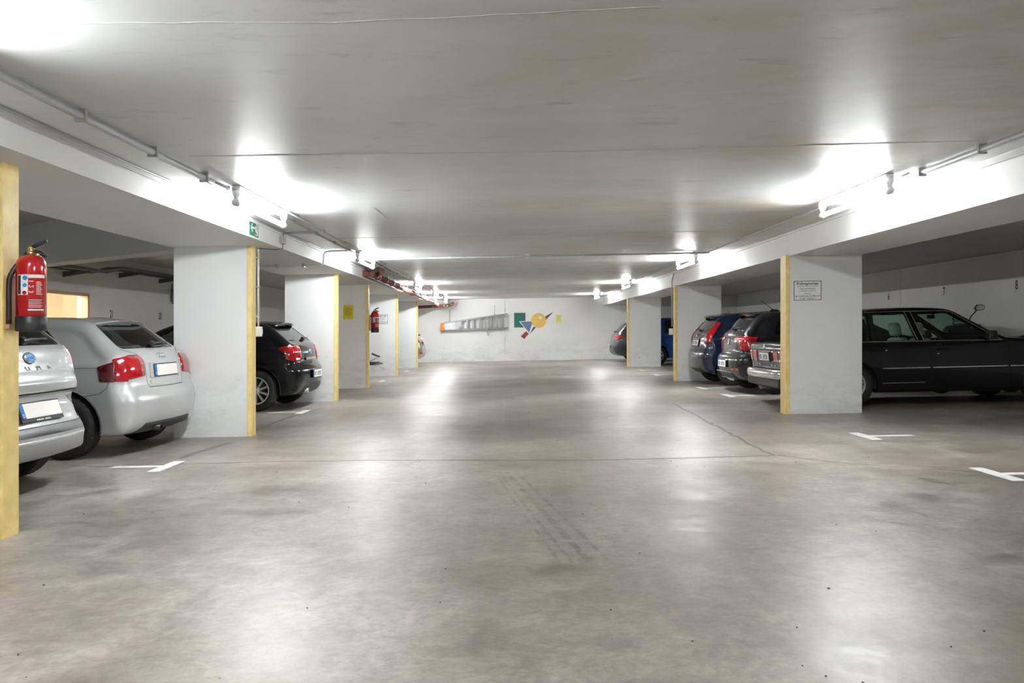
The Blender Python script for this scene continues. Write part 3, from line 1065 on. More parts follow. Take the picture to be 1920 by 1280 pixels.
onsign([(0.16, 0.44), (0.54, 0.44), (0.54, 0.56), (0.16, 0.56)], 'arrow_shaft')
onsign([(0.10, 0.5), (0.26, 0.22), (0.31, 0.27), (0.18, 0.5)], 'arrow_head')
onsign([(0.10, 0.5), (0.18, 0.5), (0.31, 0.73), (0.26, 0.78)], 'arrow_head')
onsign([(0.60, 0.08), (0.92, 0.08), (0.92, 0.14), (0.60, 0.14)], 'door_pictogram')
onsign([(0.86, 0.14), (0.92, 0.14), (0.92, 0.9), (0.86, 0.9)], 'door_pictogram')
onsign([(0.60, 0.84), (0.86, 0.84), (0.86, 0.9), (0.60, 0.9)], 'door_pictogram')
onsign([(0.64, 0.3), (0.70, 0.3), (0.76, 0.62), (0.70, 0.68), (0.62, 0.6)], 'running_figure')
onsign([(0.70, 0.3), (0.76, 0.2), (0.82, 0.24), (0.76, 0.46)], 'running_figure')
onsign([(0.72, 0.71), (0.77, 0.71), (0.79, 0.76), (0.77, 0.8), (0.72, 0.8), (0.70, 0.76)], 'running_figure')

# ------------------------------------------------------------------ far wall: mural and ladder
t = thing('wall_mural', 'abstract painted shapes on the far wall, circle, triangle and blocks', 'mural', (1.0, YF, 1.2))
Ym = YF


def mural(pts, m, name, lvl):
    poly = []
    for (cx, cy) in pts:
        poly.append(px_wall(780 + cx / 4.8, 540 + cy / 4.8, Ym))
    gpart(name, MB().prism(poly, lambda x, z: (x, Ym - lvl, z), lambda x, z: (x, Ym + 0.001, z)), m, t)


mural([(883, 222), (985, 222), (985, 354), (883, 354)], MUR_K, 'rectangle_shadow', 0.003)
mural([(883, 222), (975, 222), (975, 350), (883, 350)], MUR_G, 'green_rectangle', 0.004)
mural([(925, 298), (1066, 292), (1022, 412)], PRINTW, 'white_triangle_edge', 0.006)
mural([(1026, 412), (1054, 350), (1082, 350)], MUR_K, 'dark_spike', 0.0055)
mural([(1150, 262), (1170, 286), (1236, 213)], MUR_K, 'dark_spike', 0.005)
mural([(938, 304), (1052, 298), (1018, 400)], MUR_B, 'blue_triangle', 0.008)
mural([(1104 + 67 * math.cos(a * PI / 20), 291 + 67 * math.sin(a * PI / 20)) for a in range(40)], MUR_Y, 'yellow_circle', 0.010)
mural([(1119 + 14 * math.cos(a * PI / 8), 266 + 14 * math.sin(a * PI / 8)) for a in range(16)], PRINTW, 'pale_spot', 0.012)
mural([(990, 384), (1020, 412), (974, 462), (940, 432)], PRINTW, 'white_block_edge', 0.006)
mural([(990, 388), (1015, 410), (974, 458), (943, 432)], MUR_R, 'red_block', 0.008)

t = thing('step_ladder', 'folded aluminium stepladder hanging sideways on the far wall', 'ladder', (-1.2, 33.1, 1.3))


def lad(cx, cy, d):
    x, z = px_wall(780 + cx / 4.8, 540 + cy / 4.8, 33.2)
    return Vector((x, 33.2 - d, z))


def bar(p, q, w, name, m=ALU, d=0.03):
    p, q = Vector(p), Vector(q)
    u = (q - p).normalized()
    n = u.cross(Vector((0, 1, 0))).normalized() * (w / 2)
    y_ = Vector((0, d / 2, 0))
    mb_ = MB()
    vs = [p + n - y_, p - n - y_, q - n - y_, q + n - y_, p + n + y_, p - n + y_, q - n + y_, q + n + y_]
    mb_.add(vs, [(0, 1, 2, 3), (7, 6, 5, 4), (0, 4, 5, 1), (1, 5, 6, 2), (2, 6, 7, 3), (3, 7, 4, 0)])
    return gpart(name, mb_, m, t)


bar(lad(250, 312, 0.05), lad(828, 232, 0.05), 0.06, 'rail')
bar(lad(250, 374, 0.05), lad(828, 358, 0.05), 0.06, 'rail')
bar(lad(345, 304, 0.0), lad(815, 250, 0.0), 0.045, 'rear_rail')
bar(lad(345, 372, 0.0), lad(815, 364, 0.0), 0.045, 'rear_rail')
for cx in (408, 460, 513, 572, 625, 676, 728, 780):
    f = (cx - 250) / 578
    bar(lad(cx, 312 - 80 * f, 0.05), lad(cx + 4, 374 - 16 * f, 0.05), 0.075, 'step')
for cx in (590, 690, 790):
    f = (cx - 250) / 578
    bar(lad(cx, 312 - 80 * f, 0.0), lad(cx, 374 - 16 * f, 0.0), 0.03, 'rear_step')
mbp = MB()
q = [lad(250, 318, 0.07), lad(352, 308, 0.07), lad(352, 372, 0.07), lad(250, 374, 0.07)]
mbp.add(q + [p + Vector((0, 0.05, 0)) for p in q], [(0, 1, 2, 3), (7, 6, 5, 4), (0, 4, 5, 1), (1, 5, 6, 2), (2, 6, 7, 3), (3, 7, 4, 0)])
gpart('platform', mbp, LAMPBODY, t)
mbp = MB()
q = [lad(352, 308, 0.065), lad(404, 304, 0.065), lad(410, 345, 0.065), lad(370, 366, 0.065), lad(352, 366, 0.065)]
mbp.add(q + [p + Vector((0, 0.04, 0)) for p in q], [(0, 1, 2, 3, 4), (9, 8, 7, 6, 5), (0, 5, 6, 1), (1, 6, 7, 2), (2, 7, 8, 3), (3, 8, 9, 4), (4, 9, 5, 0)])
gpart('hinge_plate', mbp, STEEL, t)
mbp = MB()
q = [lad(226, 312, 0.09), lad(262, 310, 0.09), lad(250, 343, 0.09), lad(264, 376, 0.09), lad(230, 384, 0.09), lad(222, 346, 0.09)]
mbp.add(q + [p + Vector((0, 0.09, 0)) for p in q], [(0, 1, 2, 3, 4, 5), (11, 10, 9, 8, 7, 6)] + [(i, i + 6, (i + 1) % 6 + 6, (i + 1) % 6) for i in range(6)])
gpart('end_cap', mbp, ORANGE, t)
bar(lad(632, 366, 0.06), lad(652, 428, 0.06), 0.045, 'stabiliser_foot')
for cx, ct in ((305, 194), (707, 155)):
    f = (cx - 250) / 578
    gpart('hanging_rod', MB().tube([lad(cx, ct, 0.0), lad(cx, 312 - 80 * f, 0.03)], 0.008, 6), DARKSTEEL, t)
    gpart('hook', MB().tube([lad(cx - 8, 312 - 80 * f - 4, 0.10), lad(cx, 312 - 80 * f - 8, 0.09), lad(cx, 312 - 80 * f - 10, -0.05)], 0.010, 6), DARKSTEEL, t)


# ------------------------------------------------------------------ fire extinguishers
def extinguisher(x, y, z, label, facing, r=0.088, board=None):
    """z is the bottom; facing = angle of label direction about Z"""
    t = thing('fire_extinguisher', label, 'fire extinguisher', (x, y, z))
    T = Matrix.Translation((x, y, z))
    H = 0.385
    gpart('cylinder', MB().lathe([(0, 0.07), (r, 0.07), (r, H), (r * 0.96, H + 0.03), (r * 0.8, H + 0.055), (r * 0.45, H + 0.07), (0.025, H + 0.075), (0.0, H + 0.075)], T, 32), RED, t)
    gpart('base_skirt', MB().lathe([(0, 0.0), (r * 0.98, 0.0), (r * 1.03, 0.01), (r * 1.03, 0.085), (r * 0.99, 0.09)], T, 32), BLACK, t)
    gpart('valve', MB().lathe([(0.0, 0.0), (0.024, 0.0), (0.024, 0.02), (0.018, 0.025), (0.018, 0.035), (0.022, 0.04), (0.014, 0.055), (0, 0.055)], Matrix.Translation((x, y, z + H + 0.07)), 14), BRASS, t)
    d = Vector((math.cos(facing), math.sin(facing), 0))
    sd = Vector((-d.y, d.x, 0))
    c = Vector((x, y, z + H + 0.105))
    R_ = Vector((1, 0.1, 0)).normalized()      # handle points towards the aisle
    gpart('gauge', MB().tube([c - Vector((0, 0, 0.03)) + R_ * 0.02, c - Vector((0, 0, 0.035)) + R_ * 0.055], 0.014, 12), BRASS, t)
    lev = MB()
    lev.tube([c - R_ * 0.015, c + R_ * 0.03 + Vector((0, 0, 0.025)), c + R_ * 0.09 + Vector((0, 0, 0.05))], [0.014, 0.013, 0.009], 8)
    gpart('lever', lev, BLACK, t)
    gpart('carry_grip', MB().tube([c - Vector((0, 0, 0.005)), c + R_ * 0.05 - Vector((0, 0, 0.02)), c + R_ * 0.085 - Vector((0, 0, 0.045))], [0.010, 0.011, 0.008], 8), BLACK, t)
    # hose loops down the pillar side
    hp = []
    for k in range(17):
        u = k / 16
        zz = z + H + 0.085 - u * (H + 0.04)
        out = 0.02 + 0.10 * min(1, math.sin(min(1, u * 2.2) * PI / 2))
        hp.append(Vector((x, y, zz)) - R_ * out * (r + 0.02) / 0.12 - Vector((0, 0.045, 0)) * min(1, u * 3))
    gpart('hose', MB().tube(hp, 0.0155, 10), BLACK, t)
    # printed label wrapped on the cylinder
    def patch(a0, a1, z0, z1, m, nm, lift=0.0012):
        mb_ = MB()
        n = 10
        vs = []
        for k in range(n + 1):
            a = facing + a0 + (a1 - a0) * k / n
            for zz in (z0, z1):
                vs.append((x + (r + lift) * math.cos(a), y + (r + lift) * math.sin(a), z + zz))
        mb_.add(vs, [(2 * k, 2 * k + 2, 2 * k + 3, 2 * k + 1) for k in range(n)], smooth=True)
        gpart(nm, mb_, m, t)
    def dot(a, zc, rad, m, nm, lift):
        mb_ = MB()
        n = 14
        vs = []
        for k in range(n):
            aa = facing + a + rad * math.cos(2 * PI * k / n) / r
            vs.append((x + (r + lift) * math.cos(aa), y + (r + lift) * math.sin(aa), z + zc + rad * math.sin(2 * PI * k / n)))
        mb_.add(vs, [tuple(range(n))])
        gpart(nm, mb_, m, t)
    patch(-0.78, 0.0, 0.215, 0.335, PRINTW, 'instruction_label')
    patch(-0.74, -0.48, 0.22, 0.33, PRINTK, 'label_band', 0.0022)
    dot(-0.18, 0.315, 0.014, PRINTB, 'label_symbol', 0.0024)
    dot(-0.2, 0.272, 0.012, PRINTB, 'label_symbol', 0.0024)
    dot(-0.22, 0.228, 0.012, RED, 'label_symbol', 0.0024)
    patch(0.02, 1.2, 0.315, 0.335, PRINTW, 'label_stripe')
    patch(0.0, 1.1, 0.122, 0.13, PRINTW, 'label_stripe')
    for k in range(9):
        patch(0.52, 0.52 + 0.32 + 0.05 * (k % 3), 0.29 - k * 0.009, 0.2935 - k * 0.009, PRINTW, 'label_text_line')
    for k in range(6):
        patch(0.05, 0.95 - 0.08 * (k % 2), 0.185 - k * 0.009, 0.1875 - k * 0.009, PRINTW, 'label_text_line')
    # large numerals 1 2 3 printed sideways
    for s, zc in (('1', 0.295), ('2', 0.265), ('3', 0.233)):
        m_ = text_mb(s, 0.024)
        vs = []
        for p in m_.v:
            # text x -> up, text y -> leftwards round the cylinder
            a = facing + 0.2 - p.y / r
            vs.append(Vector((x + (r + 0.0015) * math.cos(a), y + (r + 0.0015) * math.sin(a), z + zc - p.x)))
        m_.v = vs
        gpart('numeral', m_, PRINTW, t)
    if board:
        gpart('wall_board', MB().box(*board, bev=0.003), BOARD, t)
    return t


extinguisher(-2.850, 5.115, 1.225, 'red fire extinguisher on the nearest left pillar', -PI / 2 + 0.30, 0.083,
             ((-2.969, 5.05, 1.24), (-2.945, 5.17, 1.56)))
extinguisher(-2.86, 18.52, 1.19, 'small far red fire extinguisher behind the shaded left pillar', -PI / 2 + 0.2, 0.085,
             ((-2.969, 18.4, 1.24), (-2.945, 18.488, 1.56)))

#@@CARS@@
# ------------------------------------------------------------------ vehicles
def chaikin(pts, it=3):
    for _ in range(it):
        q = [pts[0]]
        for a, b in zip(pts[:-1], pts[1:]):
            q.append(tuple(0.75 * u + 0.25 * v for u, v in zip(a, b)))
            q.append(tuple(0.25 * u + 0.75 * v for u, v in zip(a, b)))
        q.append(pts[-1])
        pts = q
    return pts


def resample(pts, step):
    out = [pts[0]]
    acc = 0.0
    for a, b in zip(pts[:-1], pts[1:]):
        d = math.hypot(b[0] - a[0], b[1] - a[1])
        while acc + d >= step and d > 1e-9:
            t_ = (step - acc) / d
            a = tuple(u + (v - u) * t_ for u, v in zip(a, b))
            out.append(a)
            d = math.hypot(b[0] - a[0], b[1] - a[1])
            acc = 0.0
        acc += d
    out.append(pts[-1])
    return out


def sstep(t_):
    t_ = max(0.0, min(1.0, t_))
    return t_ * t_ * (3 - 2 * t_)


def half_width(sp, x, z):
    m = sp['W']
    xr, xf, L = sp.get('xr', 1.3), sp.get('xf', 1.3), sp['L']
    if x < xr:
        m -= sp.get('pr', 0.07) * ((xr - x) / xr) ** 2
    if x > L - xf:
        m -= sp.get('pf', 0.14) * ((x - L + xf) / xf) ** 2
    zm, zb = sp.get('zm', 0.60), sp['zb']
    if z < zm:
        m -= sp.get('sill', 0.06) * ((zm - z) / zm) ** 2
    elif z < zb:
        m -= sp.get('sho', 0.03) * ((z - zm) / (zb - zm)) ** 2
    else:
        t_ = z - zb
        m -= sp.get('sho', 0.03) + sp.get('ledge', 0.02) * sstep(t_ / 0.05) + sp.get('tum', 0.45) * t_
        xg = sp.get('xg', 1.5)
        if x < xg:
            m -= sp.get('gt', 0.06) * ((xg - x) / xg) ** 2 * sstep(t_ / 0.3)
    return m


def car_bmesh(sp):
    prof = resample(chaikin(sp['prof'], 3), sp.get('step', 0.055))
    a, b, zc = sp.get('a', 0.75), sp['L'] - sp.get('b', 0.75), 0.62
    xs = [p[0] for p in prof if a < p[0] < b]
    x_end, z_end = prof[-1][0], prof[-1][1]
    x_beg, z_beg = prof[0][0], prof[0][1]
    zbot = sp.get('zbot', 0.2)
    bot = []
    n = 5
    for k in range(1, n):
        bot.append((x_end + (b - x_end) * k / n, z_end + (zbot - z_end) * k / n, 0.04, 0))
    for x in sorted(xs, reverse=True):
        bot.append((x, zbot, 0.04, 0))
    for k in range(1, n):
        bot.append((a + (x_beg - a) * k / n, zbot + (z_beg - zbot) * k / n, 0.04, 0))
    ring = prof + bot
    bm = bmesh.new()
    ribs = []
    rl = [0.05, 0.11, 0.18, 0.25, 0.32, 0.39, 0.46, 0.53, 0.6, 0.68, 0.76, 0.84, 0.92, 1.0]
    for (x, z, R, cr) in ring:
        cx = max(a, min(b, x))
        dx, dz = cx - x, zc - z
        ln = math.hypot(dx, dz)
        dx, dz = dx / ln, dz / ln
        R = min(R, ln * 0.45)
        e = R + cr
        ex, ez = x + dx * e, z + dz * e
        w = half_width(sp, ex, ez)
        half = []
        for q in (0, 0.3, 0.55, 0.75, 0.9, 1.0):
            y = q * (w - R)
            half.append((y, cr * (y / w) ** 2))
        for k in range(1, 7):
            th = PI / 2 * k / 6
            y = w - R + R * math.sin(th)
            half.append((y, cr * (y / w) ** 2 + R * (1 - math.cos(th))))
        pts = [(x + dx * d, y, z + dz * d) for (y, d) in half]
        for r in rl:
            px, pz = ex + (cx - ex) * r, ez + (zc - ez) * r
            pts.append((px, half_width(sp, px, pz), pz))
        rib = [(p[0], -p[1], p[2]) for p in pts[:0:-1]] + pts
        ribs.append([bm.verts.new(p) for p in rib])
    N, M_ = len(ribs), len(ribs[0])
    for i in range(N):
        r0, r1 = ribs[i], ribs[(i + 1) % N]
        for k in range(M_ - 1):
            try:
                bm.faces.new((r0[k], r1[k], r1[k + 1], r0[k + 1]))
            except ValueError:
                pass
    bmesh.ops.remove_doubles(bm, verts=bm.verts, dist=1e-4)
    bmesh.ops.dissolve_degenerate(bm, dist=1e-5, edges=bm.edges)
    bmesh.ops.recalc_face_normals(bm, faces=bm.faces)
    vol = bm.calc_volume(signed=True)
    if vol < 0:
        bmesh.ops.reverse_faces(bm, faces=bm.faces)
    for f in bm.faces:
        f.smooth = True
    return bm


AX = {'y': (0, 2), 'x': (1, 2), 'z': (0, 1)}


def ccw(poly):
    ar = sum(p[0] * q[1] - q[0] * p[1] for p, q in zip(poly, poly[1:] + poly[:1]))
    return poly if ar > 0 else poly[::-1]


def rpoly(pts, r=0.03, n=3):
    """convex polygon with rounded corners"""
    pts = ccw([tuple(p) for p in pts])
    out = []
    N = len(pts)
    for i in range(N):
        p0, p1, p2 = Vector(pts[i - 1]), Vector(pts[i]), Vector(pts[(i + 1) % N])
        d0, d1 = (p0 - p1), (p2 - p1)
        rr = min(r, d0.length * 0.45, d1.length * 0.45)
        A, B = p1 + d0.normalized() * rr, p1 + d1.normalized() * rr
        for k in range(n + 1):
            t_ = k / n
            q = A * (1 - t_) ** 2 + p1 * 2 * t_ * (1 - t_) + B * t_ * t_
            out.append((q.x, q.y))
    return out


def cut(bm, lay, poly, axis, pred, rid):
    poly = ccw([tuple(p) for p in poly])
    i0, i1 = AX[axis]
    u0, u1 = min(p[0] for p in poly), max(p[0] for p in poly)
    v0, v1 = min(p[1] for p in poly), max(p[1] for p in poly)

    def near(f):
        c0 = f.verts[0].co
        if c0[i0] < u0 - 0.4 or c0[i0] > u1 + 0.4 or c0[i1] < v0 - 0.4 or c0[i1] > v1 + 0.4:
            return False
        us = [v.co[i0] for v in f.verts]
        if max(us) < u0 or min(us) > u1:
            return False
        vs = [v.co[i1] for v in f.verts]
        if max(vs) < v0 or min(vs) > v1:
            return False
        return pred(f)
    faces = [f for f in bm.faces if near(f)]
    for p, q in zip(poly, poly[1:] + poly[:1]):
        du, dv_ = q[0] - p[0], q[1] - p[1]
        co = [0, 0, 0]
        no = [0, 0, 0]
        co[i0], co[i1] = p
        no[i0], no[i1] = dv_, -du
        if abs(du) + abs(dv_) < 1e-7 or not faces:
            continue
        es = {e for f in faces for e in f.edges}
        vs = {v for f in faces for v in f.verts}
        r = bmesh.ops.bisect_plane(bm, geom=list(vs) + list(es) + faces, dist=1e-6, plane_co=co, plane_no=no)
        nf = {g for g in r['geom'] if isinstance(g, bmesh.types.BMFace)} | {f for f in faces if f.is_valid}
        keep = []
        nl = math.hypot(du, dv_)
        for f in nf:
            c = f.calc_center_median()
            # inside half plane (interior is on the left of p->q)
            if (du * (c[i1] - p[1]) - dv_ * (c[i0] - p[0])) / nl > -1e-6:
                keep.append(f)
        faces = keep
    for f in faces:
        f[lay] = rid
    return faces


def strip_quads(pts, w):
    out = []
    for (a, b) in zip(pts[:-1], pts[1:]):
        A, B = Vector(a), Vector(b)
        d = (B - A).normalized()
        n = Vector((-d.y, d.x)) * w / 2
        A2, B2 = A - d * w * 0.3, B + d * w * 0.3
        out.append([tuple(A2 + n), tuple(B2 + n), tuple(B2 - n), tuple(A2 - n)])
    return out


def wheel_meshes(rad, wid, rim_r, style, key):
    """tyre and rim, axle along local Y, outside face at +Y"""
    Rm = Matrix.Rotation(-PI / 2, 4, 'X')           # lathe axis Z -> +Y
    ty = MB()
    w = wid / 2
    ty.lathe([(rim_r - 0.005, -w * 0.85), (rim_r + 0.02, -w), (rad * 0.9, -w * 0.98), (rad - 0.012, -w * 0.86), (rad, -w * 0.68),
              (rad, -w * 0.42), (rad - 0.007, -w * 0.40), (rad - 0.007, -w * 0.32), (rad, -w * 0.30), (rad, -w * 0.06), (rad - 0.007, -w * 0.04), (rad - 0.007, w * 0.04),
              (rad, w * 0.06), (rad, w * 0.30), (rad - 0.007, w * 0.32), (rad - 0.007, w * 0.40), (rad, w * 0.42),
              (rad, w * 0.68), (rad - 0.012, w * 0.86), (rad * 0.9, w * 0.98), (rim_r + 0.02, w), (rim_r - 0.005, w * 0.85)], Rm, 40)
    # tread blocks on shoulders
    nb = 56
    for k in range(nb):
        a = 2 * PI * k / nb
        for sgn in (-1, 1):
            c, s_ = math.cos(a), math.sin(a)
            t_ = Vector((-s_, 0, c))
            o = Vector((c, 0, s_))
            p = o * (rad - 0.004)
            q0 = p + Vector((0, sgn * w * 0.66, 0))
            q1 = o * (rad - 0.018) + Vector((0, sgn * w * 0.88, 0))
            hw = t_ * 0.011
            up = o * 0.006 + Vector((0, sgn * 0.003, 0))
            ty.add([q0 - hw, q0 + hw, q1 + hw, q1 - hw, q0 - hw + up, q0 + hw + up, q1 + hw + up, q1 - hw + up],
                   [(4, 5, 6, 7), (0, 1, 5, 4), (1, 2, 6, 5), (2, 3, 7, 6), (3, 0, 4, 7)])
    rm = MB()
    rm.lathe([(rim_r, -w * 0.8), (rim_r, w * 0.80), (rim_r + 0.008, w * 0.86), (rim_r - 0.004, w * 0.9), (rim_r - 0.018, w * 0.86), (rim_r - 0.022, w * 0.6), (rim_r - 0.03, -w * 0.5)], Rm, 40)
    rm.lathe([(0.0, w * 0.74), (0.03, w * 0.73), (0.055, w * 0.66), (0.065, w * 0.5), (0.06, 0.0)], Rm, 24)
    ns = style['n']
    for k in range(ns):
        a = 2 * PI * (k + 0.5) / ns
        for off in style['offs']:
            c, s_ = math.cos(a), math.sin(a)
            o = Vector((c, 0, s_))
            t_ = Vector((-s_, 0, c))
            w0, w1 = style['w0'] / 2, style['w1'] / 2
            r0, r1 = 0.05, rim_r - 0.012
            oo0 = off * 0.35
            y0_, y1_ = w * 0.66, w * style.get('dish', 0.74)
            top = [o * r0 + t_ * (oo0 - w0) + Vector((0, y0_, 0)), o * r0 + t_ * (oo0 + w0) + Vector((0, y0_, 0)),
                   o * r1 + t_ * (off + w1) + Vector((0, y1_, 0)), o * r1 + t_ * (off - w1) + Vector((0, y1_, 0))]
            botv = [p - Vector((0, 0.03, 0)) for p in top]
            rm.add(top + botv, [(0, 1, 2, 3), (0, 4, 5, 1), (1, 5, 6, 2), (2, 6, 7, 3), (3, 7, 4, 0), (7, 6, 5, 4)])
    dk = MB()
    dk.lathe([(0.0, w * 0.1), (rim_r * 0.72, w * 0.1), (rim_r * 0.72, 0), (rim_r - 0.03, -w * 0.3), (rim_r - 0.03, -w * 0.7), (0, -w * 0.7)], Rm, 28)
    return (ty.mesh('tyre_' + key, [TYRE]), rm.mesh('rim_' + key, [RIM]), dk.mesh('brake_' + key, [RIMD]))


def seat_mb(x, y, z, back=0.62, w=0.5, head=True, lean=0.22):
    """front/rear seat facing +x; x,y,z = base centre"""
    sq = MB()
    sq.box((x - 0.05, y - w / 2, z), (x + 0.48, y + w / 2, z + 0.17), bev=0.05)
    bk = MB()
    bk.box((-0.07, -w / 2, 0), (0.07, w / 2, back), bev=0.05)
    bk.xform(Matrix.Translation((x - 0.02, y, z + 0.1)) @ Matrix.Rotation(-lean, 4, 'Y'))
    hd = MB()
    if head:
        hd.box((-0.05, -0.145, back + 0.03), (0.05, 0.145, back + 0.24), bev=0.045)
        hd.tube([(0, -0.05, back - 0.02), (0, -0.05, back + 0.06)], 0.007, 6)
        hd.tube([(0, 0.05, back - 0.02), (0, 0.05, back + 0.06)], 0.007, 6)
        hd.xform(Matrix.Translation((x - 0.02, y, z + 0.1)) @ Matrix.Rotation(-lean, 4, 'Y'))
    return sq, bk, hd


class Car:
    def __init__(self, name, label, sp, X, Y, left, yaw=0.0):
        self.sp = sp
        root = D.objects.new(name, None)
        COL.objects.link(root)
        tag(root, label, sp.get('cat', 'car'), 'parked cars')
        self.root = root
        rot = (PI if left else 0.0) + yaw
        root.matrix_world = Matrix.Translation(sh(X, Y, 0.0)) @ Matrix.Rotation(-math.atan(S), 4, 'Y') @ Matrix.Rotation(rot, 4, 'Z')
        bm = car_bmesh(sp)
        self.bvh = BVHTree.FromBMesh(bm)
        lay = bm.faces.layers.int.new('rid')
        regs = {}          # id -> (name, material, offset, thickness, parent label)
        rid = [10]

        def new_id(*a):
            rid[0] += 1
            regs[rid[0]] = a
            return rid[0]

        def side_pred(s):
            return lambda f: f.normal.y * s > 0.35 and f.calc_center_median().y * s > 0
        rear_pred = lambda f: f.normal.x < -0.12 and abs(f.normal.y) < -2.6 * f.normal.x and f.calc_center_median().x < sp.get('rear_x', 1.6)
        front_pred = lambda f: f.normal.x > 0.12 and f.calc_center_median().x > sp['L'] * 0.45
        # wheel arches
        W = sp['W']
        ra = sp['wr'] + sp.get('arch', 0.055)
        for ax in sp['axles']:
            poly = [(ax + ra * math.cos(2 * PI * k / 28), sp['wr'] + ra * math.sin(2 * PI * k / 28)) for k in range(28)]
            for s in (-1, 1):
                cut(bm, lay, poly, 'y', lambda f, s=s: f.calc_center_median().y * s > W - 0.34, 1)
        # regions
        for nm, m, off, th, polys in sp['regions']:
            by_side = {}
            for (axis, poly) in polys:
                if axis == 'side':
                    for s in (-1, 1):
                        by_side.setdefault(s, []).append(('y', poly, side_pred(s)))
                elif axis == 'rear':
                    by_side.setdefault(0, []).append(('x', poly, rear_pred))
                elif axis == 'rear2':       # mirrored pair
                    for s in (-1, 1):
                        by_side.setdefault(s, []).append(('x', [(s * u, v) for u, v in poly], rear_pred))
                elif axis == 'front':
                    by_side.setdefault(0, []).append(('x', poly, front_pred))
                elif axis == 'front2':
                    for s in (-1, 1):
                        by_side.setdefault(s, []).append(('x', [(s * u, v) for u, v in poly], front_pred))
            for s, lst in by_side.items():
                i = new_id(nm, m, off, th)
                for (axis, poly, pr) in lst:
                    cut(bm, lay, poly, axis, pr, i)
        for axis, pts, w in sp.get('seams', []):
            for q in strip_quads(pts, w):
                if axis == 'side':
                    for s in (-1, 1):
                        cut(bm, lay, q, 'y', lambda f, s=s: side_pred(s)(f) and f[lay] == 0, 2)
                elif axis == 'rear':
                    cut(bm, lay, q, 'x', lambda f: rear_pred(f) and f[lay] == 0, 2)
                elif axis == 'rear2':
                    for s in (-1, 1):
                        cut(bm, lay, [(s * u, v) for u, v in q], 'x', lambda f: rear_pred(f) and f[lay] == 0, 2)
        for axis, pts, mi in sp.get('tints', []):      # body areas in another material
            if axis == 'side':
                for s in (-1, 1):
                    cut(bm, lay, pts, 'y', lambda f, s=s: side_pred(s)(f) and f[lay] == 0, 3)
            else:
                cut(bm, lay, pts, 'x', lambda f: rear_pred(f) and f[lay] == 0, 3)
        bm.normal_update()
        # split off regions
        for i, (nm, m, off, th) in regs.items():
            fs = [f for f in bm.faces if f[lay] == i]
            if not fs:
                continue
            vm = {}
            verts, faces = [], []
            for f in fs:
                ids = []
                for v in f.verts:
                    if v not in vm:
                        vm[v] = len(verts)
                        verts.append(v.co + v.normal * off)
                    ids.append(vm[v])
                faces.append(ids)
            nsrc = {k: v.normal.copy() for v, k in vm.items()}
            n0 = len(verts)
            if th > 0:       # give the lens/pane a body: inner skin and rim
                verts += [verts[k] - nsrc[k] * th for k in range(n0)]
                ecount = {}
                for ids in faces:
                    for p, q in zip(ids, ids[1:] + ids[:1]):
                        ecount[(p, q)] = ecount.get((p, q), 0) + 1
                rim = [[q, p, p + n0, q + n0] for (p, q) in ecount if (q, p) not in ecount]
                faces = faces + rim
            me = D.meshes.new(nm)
            me.from_pydata([tuple(v) for v in verts], [], faces)
            me.materials.append(m)
            me.polygons.foreach_set('use_smooth', [True] * len(me.polygons))
            o = link(nm, me, root)
            bmesh_fix(me)
        dead = [f for f in bm.faces if f[lay] == 1 or f[lay] > 10]
        bmesh.ops.delete(bm, geom=dead, context='FACES')
        for f in bm.faces:
            f.material_index = 1 if f[lay] == 2 else (2 if f[lay] == 3 else 0)
        # dark lining inside
        bm.normal_update()
        ln = MB()
        idx = {v: k for k, v in enumerate(bm.verts)}
        ln.v = [v.co - v.normal * 0.03 for v in bm.verts]
        ln.f = [[idx[v] for v in f.verts][::-1] for f in bm.faces]
        ln.m = [0] * len(ln.f)
        ln.smooth = [True] * len(ln.f)
        me = D.meshes.new('cabin_lining')
        me.from_pydata([tuple(v) for v in ln.v], [], ln.f)
        me.materials.append(LINING)
        link('cabin_lining', me, root)
        # returns at every opening
        be = [e for e in bm.edges if len(e.link_faces) == 1]
        nrm = {v: v.normal.copy() for e in be for v in e.verts}
        r = bmesh.ops.extrude_edge_only(bm, edges=be)
        nv = [g for g in r['geom'] if isinstance(g, bmesh.types.BMVert)]
        # match new verts to nearest source normal
        src = {tuple(round(c, 5) for c in v.co): n for v, n in nrm.items()}
        for v in nv:
            n = src.get(tuple(round(c, 5) for c in v.co))
            if n is not None:
                v.co -= n * 0.035
        me = D.meshes.new('body')
        bm.to_mesh(me)
        bm.free()
        for m in (sp['paint'], GAP, sp.get('tint_mat', TRIM)):
            me.materials.append(m)
        self.body = link('body', me, root)
        try:
            me.set_sharp_from_angle(angle=math.radians(38))
        except Exception:
            pass
        # wheels
        style = sp.get('rim', dict(n=5, offs=(-0.02, 0.02), w0=0.03, w1=0.03))
        ty, rm, dk = wheel_meshes(sp['wr'], sp.get('tw', 0.205), sp.get('rr', 0.21), style, name)
        for ax in sp['axles']:
            for s in (-1, 1):
                o = link('wheel', ty, root, (ax, s * (sp.get('track', W - 0.035) - sp.get('tw', 0.205) / 2), sp['wr']))
                if s < 0:
                    o.rotation_euler = (0, 0, PI)
                link('rim', rm, o)
                link('brake_disc', dk, o)
                well = MB()
                n = 18
                vs = []
                for k in range(n + 1):
                    a = PI * (-0.06 + 1.12 * k / n)
                    for yy in (W - 0.36, W - 0.03):
                        vs.append((ax + (ra + 0.012) * math.cos(a), s * yy, sp['wr'] + (ra + 0.012) * math.sin(a)))
                well.add(vs, [(2 * k, 2 * k + 1, 2 * k + 3, 2 * k + 2) for k in range(n)], smooth=True)
                well.add([vs[2 * k] for k in range(n + 1)], [tuple(range(n + 1))])
                lpart('wheel_well', well, RIMD, root)
